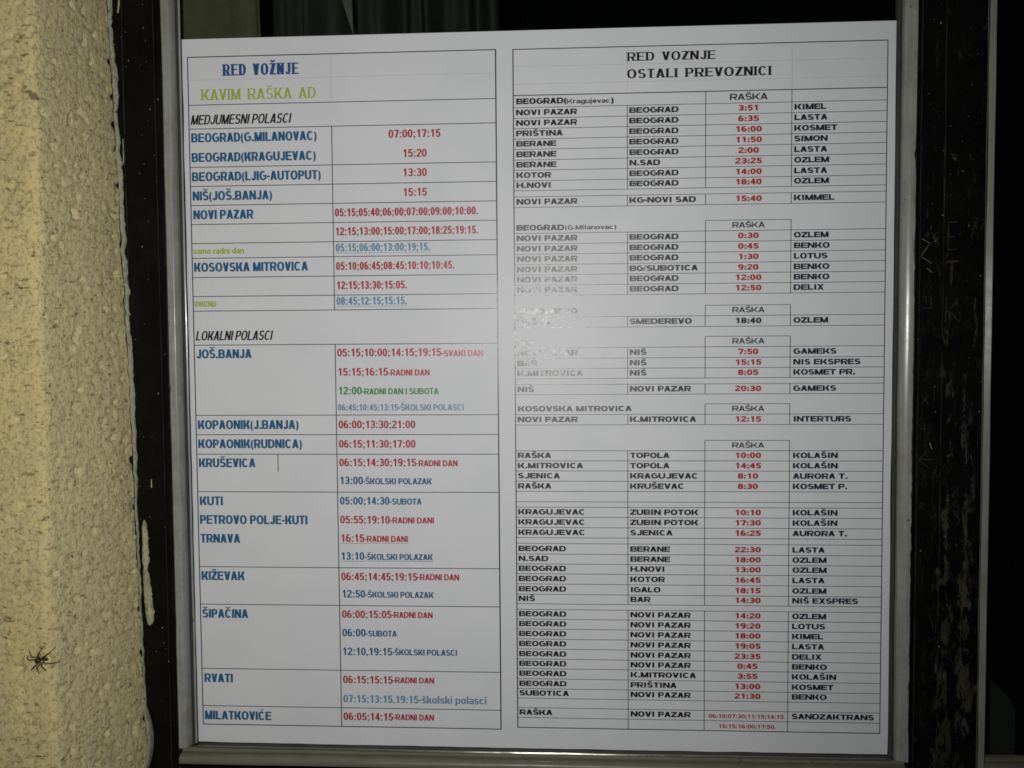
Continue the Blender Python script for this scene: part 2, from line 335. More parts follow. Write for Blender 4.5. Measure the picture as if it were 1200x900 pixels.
RIGHT_TEXT = [
    ('title_text', 'RED VOZNJE', 'display_bold', 44.4, 114.7, 216.7, 6.82, 'black', 0),
    ('title_text', 'OSTALI PREVOZNICI', 'display_bold', 44.3, 158.3, 203.1, 7.1, 'black', 0),
    ('column_heading', 'RAŠKA', 'wide_thin_big', 140.5, None, 184.2, 5.01, 'navy', 'c'),
    ('origin_name', 'NOVI PAZAR', 'wide', -44.6, None, 175.7, 4.52, 'black', 0),
    ('destination_name', 'BEOGRAD', 'wide', 46.1, None, 175.7, 4.52, 'black', 0),
    ('departure_time', '3:51', 'wide', 140.4, None, 175.7, 4.52, 'red', 'c'),
    ('carrier_name', 'KIMEL', 'wide', 176.2, None, 175.7, 4.52, 'navy', 0),
    ('origin_name', 'NOVI PAZAR', 'wide', -44.6, None, 167.4, 4.52, 'black', 0),
    ('destination_name', 'BEOGRAD', 'wide', 46.1, None, 167.4, 4.52, 'black', 0),
    ('departure_time', '6:35', 'wide', 140.4, None, 167.4, 4.52, 'red', 'c'),
    ('carrier_name', 'LASTA', 'wide', 176.2, None, 167.4, 4.52, 'navy', 0),
    ('origin_name', 'PRIŠTINA', 'wide', -44.6, None, 159.1, 4.52, 'black', 0),
    ('destination_name', 'BEOGRAD', 'wide', 46.1, None, 159.1, 4.52, 'black', 0),
    ('departure_time', '16:00', 'wide', 140.4, None, 159.1, 4.52, 'red', 'c'),
    ('carrier_name', 'KOSMET', 'wide', 176.2, None, 159.1, 4.52, 'navy', 0),
    ('origin_name', 'BERANE', 'wide', -44.6, None, 150.8, 4.52, 'black', 0),
    ('destination_name', 'BEOGRAD', 'wide', 46.1, None, 150.8, 4.52, 'black', 0),
    ('departure_time', '11:50', 'wide', 140.5, None, 150.8, 4.52, 'red', 'c'),
    ('carrier_name', 'SIMON', 'wide', 176.2, None, 150.8, 4.52, 'navy', 0),
    ('origin_name', 'BERANE', 'wide', -44.6, None, 142.4, 4.52, 'black', 0),
    ('destination_name', 'BEOGRAD', 'wide', 46.2, None, 142.4, 4.52, 'black', 0),
    ('departure_time', '2:00', 'wide', 140.5, None, 142.4, 4.52, 'red', 'c'),
    ('carrier_name', 'LASTA', 'wide', 176.2, None, 142.4, 4.52, 'navy', 0),
    ('origin_name', 'BERANE', 'wide', -44.6, None, 134.1, 4.52, 'black', 0),
    ('destination_name', 'N.SAD', 'wide', 46.2, None, 134.1, 4.52, 'black', 0),
    ('departure_time', '23:25', 'wide', 140.5, None, 134.1, 4.52, 'red', 'c'),
    ('carrier_name', 'OZLEM', 'wide', 176.3, None, 134.1, 4.52, 'navy', 0),
    ('origin_name', 'KOTOR', 'wide', -44.6, None, 125.7, 4.52, 'black', 0),
    ('destination_name', 'BEOGRAD', 'wide', 46.2, None, 125.7, 4.52, 'black', 0),
    ('departure_time', '14:00', 'wide', 140.5, None, 125.7, 4.52, 'red', 'c'),
    ('carrier_name', 'LASTA', 'wide', 176.3, None, 125.7, 4.52, 'navy', 0),
    ('origin_name', 'H.NOVI', 'wide', -44.6, None, 117.6, 4.52, 'black', 0),
    ('destination_name', 'BEOGRAD', 'wide', 46.2, None, 117.6, 4.52, 'black', 0),
    ('departure_time', '18:40', 'wide', 140.5, None, 117.6, 4.52, 'red', 'c'),
    ('carrier_name', 'OZLEM', 'wide', 176.3, None, 117.6, 4.52, 'navy', 0),
    ('origin_name', 'NOVI PAZAR', 'wide', -44.6, None, 104.4, 4.52, 'black', 0),
    ('destination_name', 'KG-NOVI SAD', 'wide', 46.2, None, 104.4, 4.52, 'black', 0),
    ('departure_time', '15:40', 'wide', 140.6, None, 104.4, 4.52, 'red', 'c'),
    ('carrier_name', 'KIMMEL', 'wide', 176.3, None, 104.4, 4.52, 'navy', 0),
    ('origin_name', 'NOVI PAZAR', 'wide', -44.7, None, 75.0, 4.52, 'black', 0),
    ('destination_name', 'BEOGRAD', 'wide', 46.2, None, 75.0, 4.52, 'black', 0),
    ('departure_time', '0:30', 'wide', 140.7, None, 75.0, 4.52, 'red', 'c'),
    ('carrier_name', 'OZLEM', 'wide', 176.4, None, 75.0, 4.52, 'navy', 0),
    ('origin_name', 'NOVI PAZAR', 'wide', -44.7, None, 66.6, 4.52, 'black', 0),
    ('destination_name', 'BEOGRAD', 'wide', 46.2, None, 66.6, 4.52, 'black', 0),
    ('departure_time', '0:45', 'wide', 140.7, None, 66.6, 4.52, 'red', 'c'),
    ('carrier_name', 'BENKO', 'wide', 176.5, None, 66.6, 4.52, 'navy', 0),
    ('origin_name', 'NOVI PAZAR', 'wide', -44.7, None, 58.3, 4.52, 'black', 0),
    ('destination_name', 'BEOGRAD', 'wide', 46.2, None, 58.3, 4.52, 'black', 0),
    ('departure_time', '1:30', 'wide', 140.7, None, 58.3, 4.52, 'red', 'c'),
    ('carrier_name', 'LOTUS', 'wide', 176.5, None, 58.3, 4.52, 'navy', 0),
    ('origin_name', 'NOVI PAZAR', 'wide', -44.8, None, 49.9, 4.52, 'black', 0),
    ('destination_name', 'BG/SUBOTICA', 'wide', 46.2, None, 49.9, 4.52, 'black', 0),
    ('departure_time', '9:20', 'wide', 140.7, None, 49.9, 4.52, 'red', 'c'),
    ('carrier_name', 'BENKO', 'wide', 176.5, None, 49.9, 4.52, 'navy', 0),
    ('origin_name', 'NOVI PAZAR', 'wide', -44.8, None, 41.7, 4.52, 'black', 0),
    ('destination_name', 'BEOGRAD', 'wide', 46.3, None, 41.7, 4.52, 'black', 0),
    ('departure_time', '12:00', 'wide', 140.7, None, 41.7, 4.52, 'red', 'c'),
    ('carrier_name', 'BENKO', 'wide', 176.5, None, 41.7, 4.52, 'navy', 0),
    ('origin_name', 'NOVI PAZAR', 'wide', -44.8, None, 33.4, 4.52, 'black', 0),
    ('destination_name', 'BEOGRAD', 'wide', 46.3, None, 33.4, 4.52, 'black', 0),
    ('departure_time', '12:50', 'wide', 140.8, None, 33.4, 4.52, 'red', 'c'),
    ('carrier_name', 'DELIX', 'wide', 176.5, None, 33.4, 4.52, 'navy', 0),
    ('origin_name', 'RAŠKA', 'wide', -44.8, None, 7.2, 4.52, 'black', 0),
    ('destination_name', 'SMEDEREVO', 'wide', 46.3, None, 7.2, 4.52, 'black', 0),
    ('departure_time', '18:40', 'wide', 140.9, None, 7.2, 4.52, 'black', 'c'),
    ('carrier_name', 'OZLEM', 'wide', 176.6, None, 7.2, 4.52, 'navy', 0),
    ('origin_name', 'NOVI PAZAR', 'wide', -44.9, None, -17.7, 4.52, 'black', 0),
    ('destination_name', 'NIŠ', 'wide', 46.3, None, -17.7, 4.52, 'black', 0),
    ('departure_time', '7:50', 'wide', 140.9, None, -17.7, 4.52, 'red', 'c'),
    ('carrier_name', 'GAMEKS', 'wide', 176.7, None, -17.7, 4.52, 'navy', 0),
    ('origin_name', 'BAR', 'wide', -44.9, None, -26.2, 4.52, 'black', 0),
    ('destination_name', 'NIŠ', 'wide', 46.3, None, -26.2, 4.52, 'black', 0),
    ('departure_time', '15:15', 'wide', 141.0, None, -26.2, 4.52, 'red', 'c'),
    ('carrier_name', 'NIS EKSPRES', 'wide', 176.7, None, -26.2, 4.52, 'navy', 0),
    ('origin_name', 'K.MITROVICA', 'wide', -44.9, None, -34.4, 4.52, 'black', 0),
    ('destination_name', 'NIŠ', 'wide', 46.3, None, -34.4, 4.52, 'black', 0),
    ('departure_time', '8:05', 'wide', 141.0, None, -34.4, 4.52, 'red', 'c'),
    ('carrier_name', 'KOSMET PR.', 'wide', 176.8, None, -34.4, 4.52, 'navy', 0),
    ('origin_name', 'NIŠ', 'wide', -44.9, None, -47.4, 4.52, 'black', 0),
    ('destination_name', 'NOVI PAZAR', 'wide', 46.3, None, -47.4, 4.52, 'black', 0),
    ('departure_time', '20:30', 'wide', 141.0, None, -47.4, 4.52, 'red', 'c'),
    ('carrier_name', 'GAMEKS', 'wide', 176.8, None, -47.4, 4.52, 'navy', 0),
    ('origin_name', 'NOVI PAZAR', 'wide', -45.0, None, -72.1, 4.52, 'black', 0),
    ('destination_name', 'K.MITROVICA', 'wide', 46.3, None, -72.1, 4.52, 'black', 0),
    ('departure_time', '12:15', 'wide', 141.1, None, -72.1, 4.52, 'red', 'c'),
    ('carrier_name', 'INTERTURS', 'wide', 176.9, None, -72.1, 4.52, 'navy', 0),
    ('origin_name', 'RAŠKA', 'wide', -45.1, None, -101.6, 4.52, 'black', 0),
    ('destination_name', 'TOPOLA', 'wide', 46.3, None, -101.6, 4.52, 'black', 0),
    ('departure_time', '10:00', 'wide', 141.2, None, -101.6, 4.52, 'red', 'c'),
    ('carrier_name', 'KOLAŠIN', 'wide', 177.0, None, -101.6, 4.52, 'navy', 0),
    ('origin_name', 'K.MITROVICA', 'wide', -45.1, None, -110.0, 4.52, 'black', 0),
    ('destination_name', 'TOPOLA', 'wide', 46.3, None, -110.0, 4.52, 'black', 0),
    ('departure_time', '14:45', 'wide', 141.2, None, -110.0, 4.52, 'red', 'c'),
    ('carrier_name', 'KOLAŠIN', 'wide', 177.0, None, -110.0, 4.52, 'navy', 0),
    ('origin_name', 'SJENICA', 'wide', -45.1, None, -118.4, 4.52, 'black', 0),
    ('destination_name', 'KRAGUJEVAC', 'wide', 46.4, None, -118.4, 4.52, 'black', 0),
    ('departure_time', '8:10', 'wide', 141.2, None, -118.4, 4.52, 'red', 'c'),
    ('carrier_name', 'AURORA T.', 'wide', 177.0, None, -118.4, 4.52, 'navy', 0),
    ('origin_name', 'RAŠKA', 'wide', -45.1, None, -126.8, 4.52, 'black', 0),
    ('destination_name', 'KRUŠEVAC', 'wide', 46.4, None, -126.8, 4.52, 'black', 0),
    ('departure_time', '8:30', 'wide', 141.2, None, -126.8, 4.52, 'red', 'c'),
    ('carrier_name', 'KOSMET P.', 'wide', 177.0, None, -126.8, 4.52, 'navy', 0),
    ('origin_name', 'KRAGUJEVAC', 'wide', -45.1, None, -148.2, 4.52, 'black', 0),
    ('destination_name', 'ZUBIN POTOK', 'wide', 46.4, None, -148.2, 4.52, 'black', 0),
    ('departure_time', '10:10', 'wide', 141.3, None, -148.2, 4.52, 'red', 'c'),
    ('carrier_name', 'KOLAŠIN', 'wide', 177.1, None, -148.2, 4.52, 'navy', 0),
    ('origin_name', 'KRAGUJEVAC', 'wide', -45.1, None, -156.6, 4.52, 'black', 0),
    ('destination_name', 'ZUBIN POTOK', 'wide', 46.4, None, -156.6, 4.52, 'black', 0),
    ('departure_time', '17:30', 'wide', 141.3, None, -156.6, 4.52, 'red', 'c'),
    ('carrier_name', 'KOLAŠIN', 'wide', 177.1, None, -156.6, 4.52, 'navy', 0),
    ('origin_name', 'KRAGUJEVAC', 'wide', -45.1, None, -165.1, 4.52, 'black', 0),
    ('destination_name', 'SJENICA', 'wide', 46.4, None, -165.1, 4.52, 'black', 0),
    ('departure_time', '16:25', 'wide', 141.3, None, -165.1, 4.52, 'red', 'c'),
    ('carrier_name', 'AURORA T.', 'wide', 177.1, None, -165.1, 4.52, 'navy', 0),
    ('origin_name', 'BEOGRAD', 'wide', -45.1, None, -178.6, 4.52, 'black', 0),
    ('destination_name', 'BERANE', 'wide', 46.4, None, -178.6, 4.52, 'black', 0),
    ('departure_time', '22:30', 'wide', 141.4, None, -178.6, 4.52, 'red', 'c'),
    ('carrier_name', 'LASTA', 'wide', 177.1, None, -178.6, 4.52, 'navy', 0),
    ('origin_name', 'N.SAD', 'wide', -45.1, None, -186.9, 4.52, 'black', 0),
    ('destination_name', 'BERANE', 'wide', 46.5, None, -186.9, 4.52, 'black', 0),
    ('departure_time', '18:00', 'wide', 141.4, None, -186.9, 4.52, 'red', 'c'),
    ('carrier_name', 'OZLEM', 'wide', 177.1, None, -186.9, 4.52, 'navy', 0),
    ('origin_name', 'BEOGRAD', 'wide', -45.1, None, -195.1, 4.52, 'black', 0),
    ('destination_name', 'H.NOVI', 'wide', 46.5, None, -195.1, 4.52, 'black', 0),
    ('departure_time', '13:00', 'wide', 141.4, None, -195.1, 4.52, 'red', 'c'),
    ('carrier_name', 'OZLEM', 'wide', 177.2, None, -195.1, 4.52, 'navy', 0),
    ('origin_name', 'BEOGRAD', 'wide', -45.1, None, -203.6, 4.52, 'black', 0),
    ('destination_name', 'KOTOR', 'wide', 46.5, None, -203.6, 4.52, 'black', 0),
    ('departure_time', '16:45', 'wide', 141.4, None, -203.6, 4.52, 'red', 'c'),
    ('carrier_name', 'LASTA', 'wide', 177.2, None, -203.6, 4.52, 'navy', 0),
    ('origin_name', 'BEOGRAD', 'wide', -45.1, None, -212.2, 4.52, 'black', 0),
    ('destination_name', 'IGALO', 'wide', 46.5, None, -212.2, 4.52, 'black', 0),
    ('departure_time', '18:15', 'wide', 141.4, None, -212.2, 4.52, 'red', 'c'),
    ('carrier_name', 'OZLEM', 'wide', 177.2, None, -212.2, 4.52, 'navy', 0),
    ('origin_name', 'NIŠ', 'wide', -45.2, None, -220.3, 4.52, 'black', 0),
    ('destination_name', 'BAR', 'wide', 46.5, None, -220.3, 4.52, 'black', 0),
    ('departure_time', '14:30', 'wide', 141.5, None, -220.3, 4.52, 'red', 'c'),
    ('carrier_name', 'NIŠ EXSPRES', 'wide', 177.2, None, -220.3, 4.52, 'navy', 0),
    ('origin_name', 'BEOGRAD', 'wide', -45.1, None, -233.1, 4.52, 'black', 0),
    ('destination_name', 'NOVI PAZAR', 'wide', 46.5, None, -233.1, 4.52, 'black', 0),
    ('departure_time', '14:20', 'wide', 141.5, None, -233.1, 4.52, 'red', 'c'),
    ('carrier_name', 'OZLEM', 'wide', 177.2, None, -233.1, 4.52, 'navy', 0),
    ('origin_name', 'BEOGRAD', 'wide', -45.1, None, -241.4, 4.52, 'black', 0),
    ('destination_name', 'NOVI PAZAR', 'wide', 46.5, None, -241.4, 4.52, 'black', 0),
    ('departure_time', '19:20', 'wide', 141.5, None, -241.4, 4.52, 'red', 'c'),
    ('carrier_name', 'LOTUS', 'wide', 177.2, None, -241.4, 4.52, 'navy', 0),
    ('origin_name', 'BEOGRAD', 'wide', -45.2, None, -249.7, 4.52, 'black', 0),
    ('destination_name', 'NOVI PAZAR', 'wide', 46.5, None, -249.7, 4.52, 'black', 0),
    ('departure_time', '18:00', 'wide', 141.5, None, -249.7, 4.52, 'red', 'c'),
    ('carrier_name', 'KIMEL', 'wide', 177.3, None, -249.7, 4.52, 'navy', 0),
    ('origin_name', 'BEOGRAD', 'wide', -45.2, None, -258.1, 4.52, 'black', 0),
    ('destination_name', 'NOVI PAZAR', 'wide', 46.6, None, -258.1, 4.52, 'black', 0),
    ('departure_time', '19:05', 'wide', 141.6, None, -258.1, 4.52, 'red', 'c'),
    ('carrier_name', 'LASTA', 'wide', 177.3, None, -258.1, 4.52, 'navy', 0),
    ('origin_name', 'BEOGRAD', 'wide', -45.2, None, -266.6, 4.52, 'black', 0),
    ('destination_name', 'NOVI PAZAR', 'wide', 46.6, None, -266.6, 4.52, 'black', 0),
    ('departure_time', '23:35', 'wide', 141.6, None, -266.6, 4.52, 'red', 'c'),
    ('carrier_name', 'DELIX', 'wide', 177.3, None, -266.6, 4.52, 'navy', 0),
    ('origin_name', 'BEOGRAD', 'wide', -45.2, None, -274.8, 4.52, 'black', 0),
    ('destination_name', 'NOVI PAZAR', 'wide', 46.6, None, -274.8, 4.52, 'black', 0),
    ('departure_time', '0:45', 'wide', 141.6, None, -274.8, 4.52, 'red', 'c'),
    ('carrier_name', 'BENKO', 'wide', 177.3, None, -274.8, 4.52, 'navy', 0),
    ('origin_name', 'BEOGRAD', 'wide', -45.2, None, -283.1, 4.52, 'black', 0),
    ('destination_name', 'K.MITROVICA', 'wide', 46.6, None, -283.1, 4.52, 'black', 0),
    ('departure_time', '3:55', 'wide', 141.6, None, -283.1, 4.52, 'red', 'c'),
    ('carrier_name', 'KOLAŠIN', 'wide', 177.3, None, -283.1, 4.52, 'navy', 0),
    ('origin_name', 'BEOGRAD', 'wide', -45.2, None, -291.6, 4.52, 'black', 0),
    ('destination_name', 'PRIŠTINA', 'wide', 46.6, None, -291.6, 4.52, 'black', 0),
    ('departure_time', '13:00', 'wide', 141.6, None, -291.6, 4.52, 'red', 'c'),
    ('carrier_name', 'KOSMET', 'wide', 177.3, None, -291.6, 4.52, 'navy', 0),
    ('origin_name', 'SUBOTICA', 'wide', -45.2, None, -299.7, 4.52, 'black', 0),
    ('destination_name', 'NOVI PAZAR', 'wide', 46.6, None, -299.7, 4.52, 'black', 0),
    ('departure_time', '21:30', 'wide', 141.7, None, -299.7, 4.52, 'red', 'c'),
    ('carrier_name', 'BENKO', 'wide', 177.4, None, -299.7, 4.52, 'navy', 0),
    ('origin_name', 'RAŠKA', 'wide', -45.2, None, -316.0, 4.52, 'black', 0),
    ('destination_name', 'NOVI PAZAR', 'wide', 46.6, None, -316.0, 4.52, 'black', 0),
    ('departure_time', '06:10;07:30;11:15;14:15', 'wide_small', 140.7, None, -316.0, 3.27, 'red', 'c'),
    ('carrier_name', 'SANDZAKTRANS', 'wide', 177.4, None, -316.0, 4.52, 'navy', 0),
    ('departure_time', '15:15;16:00;17:50.', 'wide_small', 141.7, None, -324.4, 3.27, 'red', 'c'),
    ('column_heading', 'RAŠKA', 'wide_thin', 140.8, None, 83.6, 4.31, 'navy', 'c'),
    ('column_heading', 'RAŠKA', 'wide_thin', 141.0, None, 15.9, 4.31, 'navy', 'c'),
    ('column_heading', 'RAŠKA', 'wide_thin', 141.1, None, -9.1, 4.31, 'navy', 'c'),
    ('column_heading', 'RAŠKA', 'wide_thin', 141.2, None, -63.5, 4.31, 'navy', 'c'),
    ('column_heading', 'RAŠKA', 'wide_thin', 141.3, None, -93.2, 4.31, 'navy', 'c'),
    ('section_heading', 'BEOGRAD(', 'wide', -44.3, -3.8, 184.5, 4.66, 'black', 0),
    ('section_heading', 'Kragujevac', 'wide_lower', -3.5, 31.0, 184.3, 3.62, 'black', 0),
    ('section_heading', ')', 'wide', 31.4, 33.7, 184.0, 4.66, 'black', 0),
    ('section_heading', 'BEOGRAD', 'wide', -44.8, -6.4, 83.5, 4.52, 'black', 0),
    ('section_heading', '(G.Milanovac)', 'wide_lower', -5.7, 35.5, 83.8, 3.62, 'black', 0),
    ('section_heading', 'SMEDEREVO', 'wide', -44.5, 4.0, 16.2, 4.38, 'black', 0),
    ('section_heading', 'NIŠ', 'wide', -44.7, -31.1, -9.2, 4.38, 'black', 0),
    ('section_heading', 'KOSOVSKA MITROVICA', 'wide', -44.7, 47.7, -63.3, 4.38, 'black', 0),
]
ROWS_A = [228.4, 189.6, 170.2, 139.0, 123.4, 107.8, 92.2, 76.6, 64.4, 48.6, 32.9, 20.8, -7.4, -65.9, -82.1, -98.4, -130.0, -193.5, -225.4, -280.5, -312.6, -328.6]
ROWS_B = [228.1, 191.5, 181.8, 173.4, 165.1, 156.8, 148.6, 140.1, 131.9, 123.4, 115.5, 110.6, 102.1, 81.2, 72.7, 64.4, 56.0, 47.7, 39.4, 31.1, 13.5, 4.9, -11.5, -20.1, -28.4, -36.6, -41.4, -49.6, -65.9, -74.4, -95.6, -103.9, -112.2, -120.6, -129.0, -137.6, -142.1, -150.4, -158.9, -167.4, -172.2, -180.9, -189.2, -197.4, -205.9, -214.5, -222.5, -227.2, -235.3, -243.6, -252.0, -260.4, -268.8, -276.9, -285.4, -293.8, -301.9, -309.9, -318.3, -326.7]
COL = {'a0': -314.0, 'a1': -195.1, 'a2': -60.7, 'af': -195.1, 'b0': -46.7, 'b1': 44.6, 'b2': 106.7, 'b3': 174.2, 'b4': 248.1}

# ------------------------------------------------------------------ the stucco wall beside the window
EDGE = [(0.60, -0.3790), (0.28, -0.3755), (0.13, -0.3705), (0.0, -0.3665), (-0.12, -0.3632), (-0.25, -0.3605), (-0.36, -0.3590), (-0.70, -0.3570)]
CORN = [(0.60, -0.3790), (0.28, -0.3805), (0.0, -0.3835), (-0.20, -0.3830), (-0.33, -0.3800), (-0.70, -0.3790)]
def interp(tab, z):
    if z >= tab[0][0]: return tab[0][1]
    for (a, va), (b, vb) in zip(tab, tab[1:]):
        if z >= b: return va + (vb-va)*(a-z)/(a-b)
    return tab[-1][1]
def n3(x, y, z): return noise.noise(Vector((x, y, z)))
def build_wall():
    zs = [-0.66 + i*0.002 for i in range(586)]
    # s runs from the far left of the face (negative) to the corner (0) and on along the reveal to the frame (1)
    face = [-0.55, -0.45, -0.36, -0.28, -0.22, -0.18] + [-0.16 + 0.002*i for i in range(78)]
    rev = [i/62 for i in range(0, 63)]
    YF, YR = -0.112, -0.010
    vs, fs = [], []
    m = len(face) + len(rev)
    for z in zs:
        xc = interp(CORN, z) + 0.0012*n3(z*11, 0, 1); xe = interp(EDGE, z) + 0.0013*n3(z*38, 2, 0) + 0.0007*n3(z*120, 2, 5)
        pts = []
        for s in face:
            r = 0.007
            y = YF
            x = xc + s
            if s > -r: y = YF + 0.0015*(1+s/r)**2
            pts.append((x, y, 0, -1))
        for t in rev:
            x = xc + (xe-xc)*t; y = YF + 0.0015 + (YR-YF-0.0015)*t
            if t < 0.05: x -= 0.0012*(1-t/0.05)**2
            pts.append((x, y, 0.97, -0.25))
        for (x, y, nx, ny) in pts:
            p = Vector((x, y, z))
            h = 0.0002*n3(x*105+y*105, y*70, z*95) + 0.0006*n3(x*235, y*235, z*215) + 0.0009*n3(x*22, y*22, z*14)
            pit = n3(x*150+9, y*120, z*170)
            if pit > 0.33: h -= 0.0022*(pit-0.33)/0.3
            vs.append((x+nx*h, y+ny*h, z+Z0))
    for i in range(len(zs)-1):
        for j in range(m-1):
            a = i*m+j; fs.append((a, a+1, a+m+1, a+m))
    return mesh('stucco_wall', vs, fs, M_STUCCO, None, True)
wall = build_wall()
tag(wall, 'rough yellowish stucco wall with dark pits, left of the black window frame', 'wall')

# strip of sealant where the stucco meets the frame, a crack between them
def build_seal():
    vs, fs = [], []; n = 620; m = 6
    for i in range(n+1):
        z = 0.52 - 1.1*i/n
        xe = interp(EDGE, z) + 0.0013*n3(z*38, 2, 0) + 0.0007*n3(z*120, 2, 5)
        wd_ = 0.0043 + 0.0016*n3(z*26, 8, 1) + 0.0013*n3(z*95, 8, 1) + 0.0008*n3(z*300, 8, 1)
        if z < -0.06: wd_ *= max(0.35, 1-(-0.06-z)*6)
        x0 = xe + 0.0001 + 0.0005*n3(z*150, 1, 7)
        for j in range(m):
            t = j/(m-1)
            y = -0.0128 - 0.0012*math.sin(math.pi*min(1, t*0.85+0.12)) - 0.0008*n3(z*170, t*4, 2)
            vs.append((x0+wd_*t, y if 0 < t < 1 else -0.0115, Z0+z))
    for i in range(n):
        for j in range(m-1):
            a = i*m+j; fs.append((a, a+1, a+m+1, a+m))
    return vs, fs

# ------------------------------------------------------------------ the window: black wooden frame, aluminium beads, glass
win = empty('window', (0.18, 0.0, Z0-0.42))
tag(win, 'window with chipped black painted frame and dull aluminium glazing beads around dark glass', 'window')
def box_part(name, x0, x1, y0, y1, z0, z1, mat, bev=0.0015, parent=win):
    bm = bmesh.new(); add_box(bm, x0, x1, y0, y1, Z0+z0, Z0+z1, bev); return bm_out(name, bm, mat, parent)
ZT, ZB = 0.60, -0.42
# left stile: two lengthwise boards with a groove between them (groove line at x = -0.3635)
def groove_profile(x0, x1, gs, yf=-0.012, yb=0.03, g=0.0007, raise_=0.0007):
    p = [(x0, yb), (x0, yf+0.001), (x0+0.001, yf)]
    for s in gs: p += [(s-g, yf), (s-g*0.4, yf-raise_), (s+g*0.4, yf-raise_), (s+g, yf)]
    p += [(x1-0.0012, yf), (x1, yf+0.001), (x1, yb)]
    return p
extrude_profile('stile', groove_profile(-0.3990, -0.3320, [-0.3632, -0.3368]), 'z', Z0+ZB, Z0+ZT, M_BLACK, win, 120, 0.0006, seed=1)
extrude_profile('mullion', groove_profile(0.2674, 0.3216, [0.2710, 0.2888], -0.012), 'z', Z0+ZB, Z0+ZT, M_PEEL, win, 120, 0.0006, seed=4)
extrude_profile('stile', groove_profile(0.930, 0.985, [0.955]), 'z', Z0+ZB, Z0+ZT, M_BLACK, win, 60, 0.0006, seed=8)
box_part('top_rail', -0.3320, 0.2674, -0.0118, 0.03, 0.46, ZT, M_BLACK)
box_part('top_rail', 0.3216, 0.930, -0.0118, 0.03, 0.46, ZT, M_BLACK)
box_part('bottom_rail', -0.3320, 0.2674, -0.0118, 0.03, ZB, -0.3605, M_BLACK)
box_part('bottom_rail', 0.3216, 0.930, -0.0118, 0.03, ZB, -0.3560, M_BLACK)
sv, sf = build_seal()
seal = mesh('sealant_strip', sv, sf, M_SEAL, win, True)

# glazing beads: flat flange, round shoulder, valley, narrow bright lip
def bead_prof(x, d, w_=0.0135, lip=True, hgt=0.0112):
    """x = outer edge (against the wood), d = +1 when the glass lies towards +s"""
    p = [(0, 0.002), (0, -hgt+0.0035), (0.0012, -hgt+0.0008), (0.003, -hgt), (0.0052, -hgt+0.0002), (0.0072, -hgt+0.0009), (0.0086, -hgt+0.0024),
         (0.0094, -hgt+0.0050), (0.0103, -0.0030), (0.0112, -0.0028)]
    if lip: p += [(0.0117, -0.0040), (0.0124, -0.0046), (0.0131, -0.0042), (0.0135, -0.0030)]
    else: p += [(0.0135, -0.0026)]
    p += [(0.0135, 0.002)]
    k = w_/0.0135
    return [(x+d*a*k, b) for a, b in p]
def bead(prof, axis, a, b, mat, seed, n=90):
    return extrude_profile('glazing_bead', prof, axis, a, b, mat, win, n, 0.0003, seed=seed)
bead([(-0.3318+a_, y_) for a_, y_ in [(0, .002), (0, -.0100), (.0006, -.0118), (.0014, -.0124), (.0060, -.0121), (.0068, -.0118), (.0074, -.0111), (.0078, -.0101), (.0092, -.0048), (.0093, .002)]], 'z', Z0-0.345, Z0+0.46, M_ALU, 11)
bead([(0.2672, 0.002), (0.2672, -0.0122), (0.2668, -0.0129), (0.2661, -0.0130), (0.2590, -0.0104), (0.2583, -0.0098), (0.2579, -0.0086), (0.2577, 0.002)], 'z', Z0-0.345, Z0+0.46, M_ALU, 12)
def strip(name, prof, axis, a, b_, mat, seed): return extrude_profile(name, prof, axis, a, b_, mat, win, 90, 0.00035, seed=seed)
def roundp(c0, y0, r, k=8): return [(c0+r*math.cos(2*math.pi*i/k), y0+r*math.sin(2*math.pi*i/k)) for i in range(k)]
strip('groove_strip', [(0.2576, 0.002), (0.2576, -0.0040), (0.2562, -0.0046), (0.2548, -0.0036), (0.2546, 0.002)], 'z', Z0-0.345, Z0+0.446, M_GROOVE, 31)
strip('groove_strip', [(-0.3224, 0.002), (-0.3224, -0.0040), (-0.3212, -0.0044), (-0.3205, -0.0040), (-0.3204, 0.002)], 'z', Z0-0.345, Z0+0.446, M_GROOVE, 32)
strip('bead_lip', roundp(-0.3195, -0.0030, 0.0009), 'z', Z0-0.344, Z0+0.446, M_RIDGE, 33)
strip('groove_strip', [(Z0-0.3475, 0.002), (Z0-0.3475, -0.0032), (Z0-0.3460, -0.0034), (Z0-0.3446, -0.0028), (Z0-0.3446, 0.002)], 'x', -0.318, 0.2546, M_GROOVE, 34)
strip('bead_lip', roundp(Z0-0.3467, -0.0048, 0.0011), 'x', -0.318, 0.2560, M_RIDGEX, 35)
bead(bead_prof(Z0-0.3602, 1, 0.0122, False), 'x', -0.3316, 0.2670, M_ALUX, 13)
bead(bead_prof(Z0+0.4598, -1, 0.0150), 'x', -0.318, 0.2534, M_ALUX, 14)
bead([(0.3200, 0.002), (0.3200, -0.0118), (0.3203, -0.0126), (0.3209, -0.0104), (0.3258, -0.0125), (0.3264, -0.0122), (0.3268, -0.0100), (0.3268, 0.002)], 'z', Z0-0.3500, Z0+0.46, M_ALU2, 15)
bead(bead_prof(Z0-0.3558, 1, 0.0120), 'x', 0.3270, 0.9298, M_ALUX, 16)
bead(bead_prof(Z0+0.4598, -1, 0.0130), 'x', 0.3270, 0.916, M_ALUX, 17)
bead(bead_prof(0.9298, -1), 'z', Z0-0.343, Z0+0.446, M_ALU2, 18)
box_part('glass_pane', -0.3314, 0.2668, 0.0042, 0.0082, -0.3600, 0.4596, M_GLASS, 0)
box_part('glass_pane', 0.3220, 0.9296, 0.0042, 0.0082, -0.3554, 0.4596, M_GLASS, 0)

